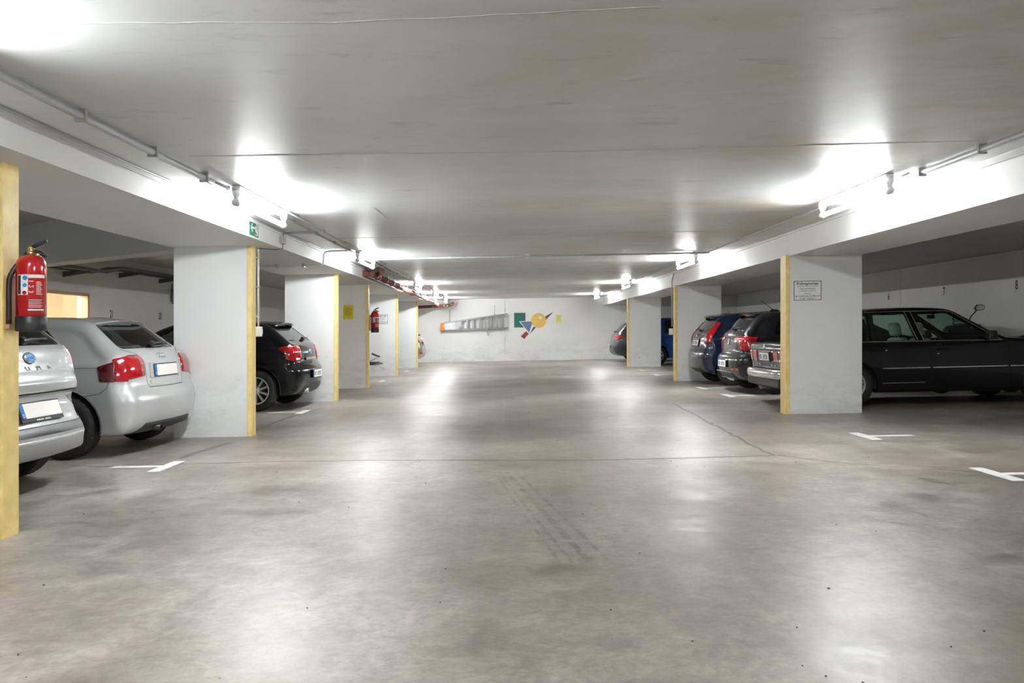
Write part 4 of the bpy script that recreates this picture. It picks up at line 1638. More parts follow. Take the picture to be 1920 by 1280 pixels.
        # cabin: floor tub, dashboard, seats
        fx, rx = sp.get('seat_f', 2.05), sp.get('seat_r', 1.15)
        sm = sp.get('seat', SEATD)
        sz = sp.get('seat_z', 0.30)
        hd = sp.get('head', 0.62)
        for y in (-0.36, 0.36):
            a_, b_, c_ = seat_mb(fx, y, sz, hd)
            o = lpart('front_seat', MBsum(a_, b_), sm, root)
            lpart('headrest', c_, sm, o)
        a_, b_, c_ = seat_mb(rx, 0, sz + 0.05, hd - 0.04, 1.2, False)
        o = lpart('rear_bench', MBsum(a_, b_), sm, root)
        for y in (-0.36, 0.36):
            _, _, c_ = seat_mb(rx, y, sz + 0.05, hd - 0.04, 0.5)
            lpart('headrest', c_, sm, o)
        dsh = MB().box((fx + 0.55, -W + 0.17, 0.55), (fx + 0.95, W - 0.17, sp['zb'] - 0.03), bev=0.06)
        lpart('dashboard', dsh, LINING, root)
        st = MB()
        ring = [(0, 0.18 * math.cos(2 * PI * k / 24), 0.18 * math.sin(2 * PI * k / 24)) for k in range(24)]
        st.tube(ring, 0.014, 8, closed=True)
        st.box((-0.015, -0.16, -0.02), (0.015, 0.16, 0.02), bev=0.005)
        st.xform(Matrix.Translation((fx + 0.47, 0.36, sp['zb'] - 0.02)) @ Matrix.Rotation(-0.4, 4, 'Y'))
        lpart('steering_wheel', st, BLACK, root)

    # ---- frames on the surface
    def rear(self, y, z, lift=0.0, flat=False):
        h = self.bvh.ray_cast(Vector((-2, y, z)), Vector((1, 0, 0)))
        co, n = (h[0], h[1]) if h[0] is not None else (Vector((0, y, z)), Vector((-1, 0, 0)))
        if n.x > 0:
            n = -n
        if flat:
            n = Vector((n.x, 0, n.z)).normalized()
        up = (Vector((0, 0, 1)) - n * n.z).normalized()
        M = frame(co + n * lift, up.cross(n), up)
        return M

    def side(self, x, z, s, lift=0.0):
        h = self.bvh.ray_cast(Vector((x, s * 3, z)), Vector((0, -s, 0)))
        co, n = (h[0], h[1]) if h[0] is not None else (Vector((x, s, z)), Vector((0, s, 0)))
        if n.y * s < 0:
            n = -n
        up = (Vector((0, 0, 1)) - n * n.z).normalized()
        return frame(co + n * lift, up.cross(n), up)

    def plate(self, y, z, w=0.52, h=0.115, text=None, lift=0.012, frame_m=BLACK, sub=None, tilt=0.0, blank=True):
        M = self.rear(y, z, lift, True) @ Matrix.Rotation(tilt, 4, 'X')
        o = lpart('plate_frame', MB().box((-w / 2 - 0.012, -h / 2 - (0.03 if sub else 0.012), -0.008), (w / 2 + 0.012, h / 2 + 0.012, 0.004), bev=0.004).xform(M), frame_m, self.root)
        p = lpart('licence_plate', MB().box((-w / 2, -h / 2, 0.0), (w / 2, h / 2, 0.008), bev=0.003).xform(M), PLATEW, o)
        o2 = lpart('plate_band', MB().box((-w / 2, -h / 2, 0.0), (-w / 2 + 0.045, h / 2, 0.0095), bev=0.002).xform(M), EUBLUE, o)
        d = text_mb('D', h * 0.22)
        d.xform(M @ Matrix.Translation((-w / 2 + 0.022, -h * 0.28, 0.0102)))
        lpart('plate_letter', d, PRINTW, o)
        if text:
            tm = MB()          # registration characters, too small to read in the photograph
            x_ = -0.36 * w
            for k_ in range(len(text)):
                cw = w * 0.76 / len(text)
                if text[k_] != ' ':
                    tm.box((x_, -h * .3, .006), (x_ + cw * .25, h * .3, .0092))
                    tm.box((x_ + cw * .25, (-h * .3 if k_ % 2 else 0), .006), (x_ + cw * .7, (-h * .18 if k_ % 2 else h * .12), .0092))
                    tm.box((x_ + cw * .5, (0 if k_ % 3 else -h * .3), .006), (x_ + cw * .7, h * .3, .0092))
                x_ += cw
            tm.xform(M)
            lpart('plate_text', tm, PRINTK, o)
        if sub:
            tm = MB()
            for k_ in range(12):
                if k_ != 6:
                    tm.box((-w * .18 + k_ * w * .03, -h / 2 - .025, .003), (-w * .18 + k_ * w * .03 + .010, -h / 2 - .012 - .003 * (k_ % 2), .0048))
            tm.xform(M)
            lpart('dealer_text', tm, PRINTW, o)
        return o

    def badge_text(self, s, y, z, h, width=None, m=CHROME, depth=0.004):
        tm = text_mb(s, h, depth, width=width)
        tm.xform(self.rear(y, z, 0.002))
        return lpart('badge_lettering', tm, m, self.root)

    def wiper(self, y0, z0, y1, z1):
        mbw = MB()
        P = []
        for k in range(6):
            t_ = k / 5
            M = self.rear(y0 + (y1 - y0) * t_, z0 + (z1 - z0) * t_, 0.03)
            P.append(M.translation.copy())
        mbw.tube(P, [0.016, 0.014, 0.012, 0.010, 0.009, 0.007], 8)
        M = self.rear(y0, z0, 0.0)
        b = MB().box((-0.035, -0.028, 0.0), (0.035, 0.028, 0.05), bev=0.012).xform(M)
        o = lpart('wiper', mbw, BLACK, self.root)
        lpart('wiper_base', b, BLACK, o)

    def add(self, name, mb, m, label=None):
        return lpart(name, mb, m, self.root, label)

    def mirrors(self, x, z, m=None, w=0.10):
        for s in (-1, 1):
            M = self.side(x, z - 0.03, s)
            p = M.translation
            mbm = MB().box((p.x - 0.055, s * (abs(p.y) + 0.05), z - 0.05), (p.x + 0.055, s * (abs(p.y) + 0.05 + 2 * w), z + 0.07), bev=0.03)
            mbm.tube([(p.x, s * (abs(p.y) - 0.02), z - 0.02), (p.x, s * (abs(p.y) + 0.08), z)], 0.022, 8)
            o = self.add('wing_mirror', mbm, m or self.sp['paint'])
            g = MB().box((p.x - 0.058, s * (abs(p.y) + 0.07), z - 0.035), (p.x - 0.053, s * (abs(p.y) + 0.03 + 2 * w), z + 0.055), bev=0.002)
            lpart('mirror_glass', g, MIRRORG, o)

    def handles(self, xs, z, m=None):
        for x in xs:
            for s in (-1, 1):
                M = self.side(x, z, s)
                self.add('door_handle', MB().box((-0.09, -0.014, -0.01), (0.09, 0.014, 0.032), bev=0.008).xform(M), m or self.sp['paint'])

    def spoiler(self, x0, z0, x1, z1, w0, w1, th, m=None):
        """roof spoiler lofted from the roof (x1) back to its lip (x0)"""
        mbs = MB()
        rows = []
        n = 12
        for k in range(n + 1):
            t_ = -1 + 2 * k / n
            dr = 0.035 * t_ * t_
            bx = 0.06 * t_ ** 4
            rows.append([(x0 + bx, w0 * t_, z0 - dr), (x0 + bx + 0.015, w0 * t_, z0 - dr + 0.012), (x1, w1 * t_, z1 - dr + 0.008), (x1 + 0.05, w1 * t_, z1 - dr - th), (x0 + bx + 0.03, w0 * t_, z0 - dr - th)])
        vs = [p for r in rows for p in r]
        q = 5
        fs = []
        for k in range(n):
            for j in range(q):
                fs.append((k * q + j, k * q + (j + 1) % q, (k + 1) * q + (j + 1) % q, (k + 1) * q + j))
        fs += [tuple(range(q))[::-1], tuple(range(n * q, n * q + q))]
        mbs.add(vs, fs, smooth=False)
        o = self.add('roof_spoiler', mbs, m or self.sp['paint'])
        return o


def MBsum(*l):
    r = MB()
    for a in l:
        r.add(a.v, a.f)
        r.smooth = [False] * len(r.f)
    return r


def bmesh_fix(me):
    bm = bmesh.new()
    bm.from_mesh(me)
    bmesh.ops.recalc_face_normals(bm, faces=bm.faces)
    bm.to_mesh(me)
    bm.free()


def ring_mb(r, t_, M, n=24):
    return MB().tube([(r * math.cos(2 * PI * k / n), r * math.sin(2 * PI * k / n), 0) for k in range(n)], t_, 8, closed=True).xform(M)


def disc_mb(r, th, M, n=24, sx=1.0):
    return MB().lathe([(0, th), (r * 0.8, th), (r, th * 0.4), (r, -0.004)], M @ Matrix.Diagonal((sx, 1, 1, 1)), n)


# ---------------------------------------------------------------- silver three-door hatchback (left, middle)
sp = dict(L=4.29, W=0.885, zb=0.93, paint=SILVER, wr=0.315, rr=0.205, axles=(0.73, 3.32), tum=0.46, pr=0.085, gt=0.06, xg=1.7,
          track=0.86, zbot=0.20, rim=dict(n=10, offs=(0,), w0=0.035, w1=0.03),
          prof=[(0.42, 0.20, .05, .02), (0.14, 0.20, .08, .04), (0.05, 0.27, .14, .07), (0.02, 0.36, .18, .09), (0.0, 0.46, .18, .09), (0.0, 0.56, .18, .09), (0.035, 0.645, .18, .08),
                (0.075, 0.68, .16, .07), (0.085, 0.84, .15, .06), (0.10, 0.93, .15, .055), (0.15, 1.02, .14, .05), (0.24, 1.075, .13, .05), (0.52, 1.30, .12, .04), (0.60, 1.355, .12, .03),
                (0.75, 1.385, .12, .025), (1.2, 1.41, .12, .02), (1.8, 1.415, .12, .02), (2.25, 1.37, .12, .03), (2.65, 1.15, .12, .05), (3.05, 0.97, .12, .05), (3.7, 0.87, .12, .04), (4.05, 0.76, .14, .08),
                (4.22, 0.62, .16, .1), (4.27, 0.42, .16, .1), (4.2, 0.22, .1, .06), (3.95, 0.2, .05, .02)],
          regions=[
              ('side_window', GLASSD, -0.006, 0.004, [('side', rpoly([(1.50, .965), (1.56, 1.325), (2.05, 1.315), (2.78, .985)], .04))]),
              ('side_window', GLASSD, -0.004, 0.004, [('side', rpoly([(1.44, .965), (1.50, 1.325), (1.10, 1.315), (.99, 1.28), (.74, 1.05), (.73, .99), (.80, .965)], .03))]),
              ('rear_window', GLASSM, -0.004, 0.004, [('rear', rpoly([(-.60, 1.065), (.60, 1.065), (.50, 1.33), (-.50, 1.33)], .05))]),
              ('windscreen', GLASSM, -0.004, 0.004, [('front', rpoly([(-.68, .985), (.68, .985), (.54, 1.33), (-.54, 1.33)], .05))]),
              ('tail_light', LAMPR, 0.006, 0.02, [('rear2', rpoly([(.425, .79), (.79, .755), (.79, .97), (.62, 1.0), (.46, 1.0), (.425, .95)], .03)), ('side', rpoly([(-.1, .745), (.22, .75), (.24, .94), (-.1, .985)], .02))]),
              ('tail_light_surround', LAMPD, 0.004, 0.02, [('side', rpoly([(.21, .745), (.36, .75), (.39, .895), (.23, .945)], .02))]),
              ('rear_diffuser', TRIM, 0.004, 0.02, [('rear', [(-.66, .19), (.66, .19), (.50, .315), (-.50, .315)])]),
              ('headlight', LAMPC, 0.003, 0.02, [('front2', rpoly([(.45, .60), (.8, .62), (.75, .76), (.45, .72)], .03))]),
          ],
          seams=[('rear2', [(.41, 1.0), (.405, .72), (.38, .672), (.0, .668)], .006), ('side', [(.27, .75), (.29, .69), (.36, .635), (.50, .615)], .005),
                 ('side', [(1.47, .96), (1.44, .5), (1.5, .3)], .006), ('side', [(2.78, .97), (2.80, .5), (2.7, .3)], .006),
                 ('side', [(.37, .885), (.9, .888)], .004), ('rear2', [(.62, 1.06), (.44, 1.005)], .005)])
c = Car('silver_hatchback', 'silver three-door hatchback with red tail lights parked before the second left pillar', sp, -3.53, 9.08, True, math.radians(-3))
c.plate(0.0, 0.835, sub=None, lift=0.004)
c.add('plate_recess', MB().box((-0.33, -0.075, -0.01), (0.33, 0.085, 0.002), bev=0.004).xform(c.rear(0, .835, 0.0, True)), SILVER)
for k in range(4):
    c.add('ring_emblem', ring_mb(0.028, 0.0045, c.rear((1.5 - k) * -0.038, 0.985, 0.006)), CHROME)
c.badge_text('A3', .335, .775, .026)
c.add('round_sticker', disc_mb(.02, .001, c.rear(.335, .725, 0.002)), CLAMP)
o = c.spoiler(0.50, 1.352, 0.80, 1.392, .50, .54, .022)
mbk = MB().box((0.505, -.13, 1.346), (0.53, .13, 1.362), bev=0.004)
c.add('brake_light', mbk, LAMPR)
c.wiper(-0.02, 1.09, -0.46, 1.10)
c.add('exhaust_pipe', MB().lathe([(.028, 0), (.032, 0), (.032, .16), (.028, .16), (.026, 0)], Matrix.Translation((0.02, .26, .245)) @ Matrix.Rotation(PI / 2, 4, 'Y'), 16), BLACK)
c.mirrors(2.62, .99)
c.handles((1.68,), .86)
c.add('orange_tag', MB().box((1.72, .60, 1.02), (1.75, .66, 1.24), bev=0.01), ORANGE)

# ---------------------------------------------------------------- grey-silver crossover behind the first pillar
sp = dict(L=4.2, W=0.905, zb=1.0, paint=SILVER2, wr=0.335, rr=0.225, axles=(0.80, 3.39), tum=0.42, pr=0.10, gt=0.08, track=0.885, zbot=0.24, rear_x=1.0, a=1.05,
          rim=dict(n=5, offs=(-0.025, 0.025), w0=0.03, w1=0.028),
          prof=[(0.42, 0.24, .05, .02), (0.16, 0.25, .08, .05), (0.06, 0.29, .30, .06), (0.0, 0.38, .44, .09), (-0.02, 0.46, .44, .09), (0.01, 0.50, .44, .09), (0.05, 0.52, .44, .09),
                (0.10, 0.66, .42, .08), (0.12, 0.74, .42, .08), (0.055, 0.775, .42, .08), (0.05, 0.86, .42, .08), (0.075, 0.90, .42, .08), (0.14, 0.945, .30, .06), (0.16, 1.06, .28, .06), (0.22, 1.125, .24, .05),
                (0.56, 1.42, .12, .04), (0.66, 1.49, .12, .03), (1.1, 1.535, .12, .02), (1.7, 1.54, .12, .02), (2.2, 1.48, .12, .03), (2.65, 1.25, .12, .05), (3.05, 1.08, .12, .05), (3.7, .98, .13, .05),
                (4.05, .86, .15, .08), (4.17, .66, .16, .1), (4.2, .45, .15, .1), (4.1, .26, .1, .06), (3.9, .24, .05, .02)],
          regions=[
              ('side_window', GLASSD, -0.005, 0.004, [('side', rpoly([(.80, 1.06), (.90, 1.36), (1.30, 1.44), (2.1, 1.43), (2.85, 1.05)], .04))]),
              ('rear_window', GLASSD, -0.004, 0.004, [('rear', rpoly([(-.62, 1.13), (.62, 1.13), (.52, 1.43), (-.52, 1.43)], .06))]),
              ('windscreen', GLASSM, -0.004, 0.004, [('front', rpoly([(-.68, 1.10), (.68, 1.10), (.54, 1.44), (-.54, 1.44)], .05))]),
              ('tail_light', LAMPC, 0.008, 0.02, [('rear2', rpoly([(.60, 1.10), (.92, 1.12), (.92, .90), (.70, .89)], .02)), ('side', rpoly([(-.1, .90), (.26, .93), (.34, 1.12), (-.1, 1.12)], .02))]),
              ('tail_light_lens', LAMPR, 0.012, 0.02, [('side', rpoly([(.20, .94), (.25, .95), (.32, 1.09), (.24, 1.09)], .015))]),
              ('corner_reflector', LAMPR, 0.006, 0.015, [('rear2', rpoly([(.765, .56), (.80, .56), (.80, .70), (.78, .70)], .008))]),
              ('bumper_inset', GREYTRIM, -0.006, 0.0, [('rear2', [(.42, .72), (.62, .735), (.745, .57), (.70, .56)])]),
              ('bumper_groove', GREYTRIM, -0.01, 0.0, [('rear', rpoly([(-.72, .455), (.72, .455), (.78, .525), (-.78, .525)], .02))]),
              ('skid_plate', SKID, 0.006, 0.02, [('rear', rpoly([(-.62, .27), (.62, .27), (.72, .35), (.70, .43), (-.70, .43), (-.72, .35)], .04))]),
          ],
          seams=[('rear', [(-.70, .768), (.70, .768)], .012), ('side', [(1.55, 1.0), (1.52, .4)], .006), ('rear2', [(.70, .77), (.72, .88)], .006),
                 ('rear', [(-.62, .345), (.62, .345)], .004)])
c = Car('silver_crossover', 'grey-silver crossover with blank plate half hidden behind the nearest left pillar', sp, -3.45, 6.48, True, math.radians(-2))
c.plate(0.0, 0.64, sub=True, lift=0.012)
M = c.rear(0, 1.035, 0.004)
c.add('oval_emblem', disc_mb(.045, .006, M, 28, 1.7), CHROME)
c.add('emblem_field', disc_mb(.037, .009, M, 28, 1.7), PRINTB)
tm = text_mb('Ford', .034, .001, width=.085)
tm.xform(M @ Matrix.Translation((0, 0, .0095)))
c.add('emblem_script', tm, CHROME)
for s_, yy in (('P', .21), ('U', .07), ('M', -.07), ('A', -.21)):
    c.badge_text(s_, yy, .955, .035, .05)
c.wiper(-0.05, 1.15, -0.40, 1.16)
c.spoiler(0.46, 1.475, 0.80, 1.52, .55, .58, .03)
for yy in (-.55, .55, -.2, .2):
    c.add('parking_sensor', disc_mb(.011, .002, c.rear(yy, .385, 0.003), 14), SKID)

# ---------------------------------------------------------------- black five-door hatchback (left, beyond the second pillar)
sp = dict(L=4.32, W=0.88, zb=0.94, paint=BLACKP, wr=0.32, rr=0.215, axles=(0.74, 3.43), tum=0.46, pr=0.10, gt=0.07, track=0.87, zbot=0.2, rear_x=1.2,
          rim=dict(n=10, offs=(-0.012, 0.012), w0=0.012, w1=0.012),
          prof=[(0.42, 0.20, .05, .02), (0.16, 0.22, .08, .05), (0.07, 0.27, .14, .08), (0.02, 0.38, .18, .11), (0.0, 0.48, .18, .12), (0.0, 0.60, .18, .12), (0.02, 0.67, .18, .12),
                (0.09, 0.715, .17, .10), (0.10, 0.86, .16, .09), (0.11, 0.95, .15, .08), (0.17, 1.04, .14, .06), (0.23, 1.08, .13, .05), (0.52, 1.31, .12, .04), (0.60, 1.36, .12, .03),
                (0.8, 1.385, .12, .025), (1.3, 1.415, .12, .02), (1.8, 1.42, .12, .02), (2.2, 1.38, .12, .03), (2.6, 1.16, .12, .05), (2.95, 0.99, .12, .05), (3.8, 0.90, .13, .05), (4.12, 0.80, .15, .08),
                (4.26, 0.64, .16, .1), (4.3, 0.42, .16, .1), (4.22, 0.24, .1, .06), (4.0, 0.2, .05, .02)],
          regions=[
              ('side_window', GLASSD, -0.005, 0.004, [('side', rpoly([(1.68, .97), (1.70, 1.335), (2.0, 1.325), (2.68, 1.0)], .04))]),
              ('side_window', GLASSD, -0.005, 0.004, [('side', rpoly([(1.60, .97), (1.62, 1.335), (1.20, 1.33), (.85, 1.20), (.80, 1.0)], .05))]),
              ('rear_window', GLASSM, -0.004, 0.004, [('rear', rpoly([(-.60, 1.075), (.60, 1.075), (.48, 1.335), (-.48, 1.335)], .05))]),
              ('windscreen', GLASSM, -0.004, 0.004, [('front', rpoly([(-.68, 1.0), (.68, 1.0), (.54, 1.34), (-.54, 1.34)], .05))]),
              ('tail_light', LAMPR, 0.008, 0.02, [('rear2', rpoly([(.46, .765), (.68, .745), (.82, .80), (.84, .99), (.50, 1.005), (.46, .97)], .03)), ('side', rpoly([(-.1, .76), (.16, .76), (.40, .965), (.36, .985), (-.1, 1.0)], .02))]),
              ('rear_diffuser', TRIM, 0.003, 0.02, [('rear', rpoly([(-.62, .22), (.62, .22), (.42, .40), (-.42, .40)], .04))]),
          ],
          seams=[('rear2', [(.45, 1.0), (.44, .74), (.40, .705), (.0, .705)], .006), ('side', [(.30, .74), (.36, .66), (.44, .6)], .005),
                 ('side', [(1.64, .96), (1.60, .4)], .006)])
c = Car('black_hatchback', 'black five-door hatchback with red tail lights parked behind the second left pillar', sp, -3.1, 13.98, True, math.radians(-2))
c.plate(0.0, 0.545, text='## ####', lift=0.012)
M = c.rear(0, .90, .004)
c.add('round_emblem', disc_mb(.042, .006, M), CHROME)
c.add('emblem_field', disc_mb(.034, .009, M), PRINTB)
c.add('hatch_trim', MB().box((-.30, -.02, 0), (.30, .02, .012), bev=.005).xform(c.rear(0, .79, .002, True)), CHROME)
for s in (-1, 1):
    M = c.rear(s * .61, .795, .016)
    c.add('reverse_lens', MB().box((-.075, -.017, -.005), (.075, .017, .004), bev=.006).xform(M), LAMPC)
    c.add('light_bar', MB().box((-.10, -.007, -.004), (.10, .007, .004), bev=.003).xform(c.rear(s * .61, .90, .014)), LAMPC)
c.spoiler(0.46, 1.365, 0.82, 1.395, .50, .54, .025)
c.add('brake_light', MB().box((0.475, -.16, 1.355), (0.49, .16, 1.372), bev=0.004), LAMPR)
c.wiper(-0.0, 1.09, -0.42, 1.10)
fin = MB().prism([(1.0, 1.40), (1.02, 1.47), (1.08, 1.475), (1.30, 1.41)], lambda x, z: (x, -.025, z), lambda x, z: (x, .025, z))
c.add('antenna_fin', fin, BLACKP)
c.add('exhaust_pipe', MB().lathe([(.03, 0), (.036, 0), (.036, .14), (.03, .14), (.027, 0)], Matrix.Translation((0.03, .36, .285)) @ Matrix.Rotation(PI / 2, 4, 'Y'), 16), CHROME)
c.mirrors(2.6, 1.0)

# ---------------------------------------------------------------- old black sedan (right)
sp = dict(L=4.72, W=0.875, zb=0.905, paint=BLACKP, wr=0.318, rr=0.205, axles=(1.07, 3.86), tum=0.40, pr=0.06, pf=0.08, gt=0.05, xg=2.0, track=0.845, tw=0.21, zbot=0.2, sill=0.05, sho=0.02, ledge=0.03,
          rear_x=1.6, a=0.6, b=0.7, arch=0.045, seat=SEATG, seat_f=2.42, seat_r=1.42, seat_z=0.27, head=0.60,
          rim=dict(n=20, offs=(0,), w0=0.014, w1=0.017, dish=0.62),
          prof=[(0.42, 0.20, .04, .02), (0.20, 0.24, .06, .03), (0.13, 0.34, .06, .03), (0.12, 0.45, .06, .03), (0.11, 0.60, .05, .03), (0.09, 0.80, .05, .025), (0.095, 0.885, .05, .02), (0.13, 0.925, .05, .015),
                (0.30, 0.945, .05, .012), (0.55, 0.955, .05, .012), (0.76, 0.965, .05, .012), (0.83, 0.985, .05, .012), (1.22, 1.33, .06, .03), (1.30, 1.375, .06, .02), (1.50, 1.40, .06, .02), (2.0, 1.42, .06, .02), (2.40, 1.41, .06, .02), (2.58, 1.385, .06, .02),
                (2.70, 1.33, .06, .03), (3.24, 1.0, .06, .04), (3.32, 0.965, .05, .02), (3.6, 0.95, .05, .015), (4.45, 0.88, .05, .02), (4.58, 0.84, .05, .03), (4.62, 0.70, .05, .03), (4.60, 0.45, .06, .03), (4.5, 0.25, .06, .03), (4.3, 0.2, .04, .02)],
          regions=[
              ('side_window', GLASSG, -0.008, 0.004, [('side', rpoly([(1.13, .935), (1.34, .935), (1.355, 1.30), (1.335, 1.305), (1.10, 1.03), (1.09, .97)], .03))]),
              ('side_window', GLASSG, -0.008, 0.004, [('side', rpoly([(1.395, .935), (2.03, .935), (1.92, 1.325), (1.40, 1.32)], .025))]),
              ('side_window', GLASSG, -0.008, 0.004, [('side', rpoly([(2.12, .935), (3.16, .935), (2.57, 1.30), (2.50, 1.325), (2.01, 1.328)], .03))]),
              ('rear_window', GLASSG, -0.006, 0.004, [('rear', rpoly([(-.64, 1.01), (.64, 1.01), (.53, 1.335), (-.53, 1.335)], .05))]),
              ('windscreen', GLASSG, -0.006, 0.004, [('front', rpoly([(-.68, 1.02), (.68, 1.02), (.55, 1.345), (-.55, 1.345)], .05))]),
              ('tail_light', LAMPR, 0.008, 0.02, [('rear2', [(.345, .635), (.62, .635), (.62, .80), (.345, .80)])]),
              ('turn_light', LAMPO, 0.008, 0.02, [('rear2', [(.625, .635), (.80, .635), (.80, .80), (.625, .80)])]),
              ('headlight', LAMPC, 0.006, 0.02, [('front2', [(.60 + .085 * math.cos(k * PI / 8), .70 + .085 * math.sin(k * PI / 8)) for k in range(16)])]),
              ('headlight', LAMPC, 0.006, 0.02, [('front2', [(.40 + .075 * math.cos(k * PI / 8), .70 + .075 * math.sin(k * PI / 8)) for k in range(16)])]),
              ('tail_panel', TRIM, 0.002, 0.005, [('rear', [(-.335, .635), (.335, .635), (.335, .80), (-.335, .80)])]),
          ],
          seams=[('rear2', [(.78, .815), (0, .815)], .008), ('side', [(2.19, .92), (2.20, .55), (2.19, .24)], .007), ('side', [(3.29, .94), (3.32, .55), (3.28, .26)], .007),
                 ('side', [(1.15, .92), (1.17, .80), (1.30, .72), (1.45, .60), (1.50, .46), (1.50, .25)], .007)])
c = Car('black_sedan', 'old black four-door sedan with chrome trim parked behind the nearest right pillar', sp, 3.83, 12.95, False, 0.0)


def side_band(c, pts, w, th, m, name, lift=0.004):
    for s in (-1, 1):
        rows = []
        for k, (x, z) in enumerate(pts):
            M = c.side(x, z, s, lift)
            n = M.col[2].to_3d()
            p0 = Vector(pts[max(0, k - 1)])
            p1 = Vector(pts[min(len(pts) - 1, k + 1)])
            d = (p1 - p0).normalized()
            up = Vector((-d.y, 0, d.x))
            up = (up - n * up.dot(n)).normalized() * (w / 2)
            q = M.translation
            rows.append((q + up, q + up * 0.6 + n * th, q - up * 0.6 + n * th, q - up))
        vs = [p for r in rows for p in r]
        fs = []
        for k in range(len(rows) - 1):
            for j in range(3):
                fs.append((k * 4 + j, k * 4 + j + 1, k * 4 + 5 + j, k * 4 + 4 + j))
        c.add(name, MB().add(vs, fs), m)


def dense(pts, st=0.06):
    out = []
    for a_, b_ in zip(pts[:-1], pts[1:]):
        n = max(1, int(math.hypot(b_[0] - a_[0], b_[1] - a_[1]) / st))
        for k in range(n):
            out.append((a_[0] + (b_[0] - a_[0]) * k / n, a_[1] + (b_[1] - a_[1]) * k / n))
    return out + [pts[-1]]


side_band(c, dense([(1.10, .918), (3.22, .918)]), .02, .008, CHROME, 'belt_moulding')
side_band(c, dense([(1.10, .918), (1.065, .97), (1.075, 1.035), (1.17, 1.16), (1.31, 1.325), (1.36, 1.342), (1.9, 1.35), (2.5, 1.347), (2.59, 1.325), (3.22, .918)], .05), .014, .006, CHROME, 'window_frame_moulding')
side_band(c, dense([(2.03, .935), (1.92, 1.335)]), .012, .005, CHROME, 'window_pillar_moulding')
side_band(c, dense([(2.115, .935), (2.005, 1.335)]), .012, .005, CHROME, 'window_pillar_moulding')
side_band(c, dense([(1.50, .545), (2.17, .548)]), .016, .008, CHROME, 'waist_moulding')
side_band(c, dense([(2.21, .548), (3.27, .552)]), .016, .008, CHROME, 'waist_moulding')
side_band(c, dense([(3.30, .552), (3.52, .553)]), .016, .008, CHROME, 'waist_moulding')
side_band(c, dense([(1.55, .535), (2.17, .535)]), .03, .006, TRIM, 'rubbing_strip')
side_band(c, dense([(2.21, .538), (3.27, .54)]), .03, .006, TRIM, 'rubbing_strip')
side_band(c, dense([(1.50, .335), (2.10, .34)]), .012, .005, CHROME, 'sill_reflection')  # bright strip standing in for the light reflected along the sill
# chrome bumper
bp = MB()
pl = [(0.95, -.885), (0.45, -.885), (0.16, -.87), (0.05, -.80), (0.0, -.5), (-0.01, 0), (0.0, .5), (0.05, .80), (0.16, .87), (0.45, .885), (0.95, .885)]
pl = chaikin([(x, y) for x, y in pl], 2)
for z0, z1, dep, mi in ((.405, .535, .0, 0),):
    rows = []
    for k, (x, y) in enumerate(pl):
        p0, p1 = Vector(pl[max(0, k - 1)]), Vector(pl[min(len(pl) - 1, k + 1)])
        d = (p1 - p0).normalized()
        n = Vector((-d.y, d.x))          # outward (rear / sides)
        n = n if n.x * -1 + n.y * (1 if y > 0 else -1) * 0.2 > -0.5 else -n
        q = Vector((x, y))
        rows.append([(q.x, q.y, z0), (q.x + n.x * -0, q.y, z0)] and [
            (q.x + .05 * (1 if abs(y) < .8 else 0), q.y * (1 if abs(y) < .8 else .95), z0 + .01), (q.x, q.y, z0), (q.x - .012, q.y * 1.008, z0 + .035), (q.x - .012, q.y * 1.008, z1 - .05),
            (q.x, q.y, z1 - .012), (q.x + .03, q.y * .985, z1), (q.x + .08, q.y * .96, z1)])
    vs = [p for r in rows for p in r]
    fs = []
    m_ = 7
    for k in range(len(rows) - 1):
        for j in range(m_ - 1):
            fs.append((k * m_ + j, k * m_ + j + 1, (k + 1) * m_ + j + 1, (k + 1) * m_ + j))
    bp.add(vs, fs, smooth=True)
ob = c.add('rear_bumper', bp, CHROME)
fb = MB()
fb.add([(4.72 - p.x, p.y, p.z) for p in bp.v], bp.f, smooth=True)
c.add('front_bumper', fb, CHROME)
c.add('bumper_apron', MB().box((0.05, -.78, .27), (0.3, .78, .41), bev=.03), TRIM)
c.plate(0.0, .715, text='## ####', lift=0.012, w=.50)
for yy in (-.44, -.30, .30, .44):
    c.add('bumper_lamp', disc_mb(.018, .004, c.rear(yy, .59, .002), 14), LAMPC)
M = c.rear(0, .862, .004)
c.add('round_emblem', disc_mb(.036, .006, M), CHROME)
c.handles((1.42, 2.38), .80, BLACKP)
for x in (1.56, 2.38):
    for s in (-1, 1):
        c.add('lock_cylinder', disc_mb(.014, .006, c.side(x + (.0 if x < 2 else -.09), .80 - (0.0 if x < 2 else .06), s, .004), 12), CHROME)
c.mirrors(3.02, .985, BLACK, .075)
c.add('rear_view_mirror', MB().box((2.62, -.11, 1.24), (2.64, .11, 1.30), bev=.008).tube([(2.64, 0, 1.29), (2.70, 0, 1.33)], .008, 6), BLACK)
c.add('exhaust_pipe', MB().tube([(0.10, .30, .235), (0.55, .30, .235)], .03, 14), DARKSTEEL)
c.add('exhaust_pipe', MB().tube([(0.10, .22, .235), (0.55, .22, .235)], .03, 14), DARKSTEEL)

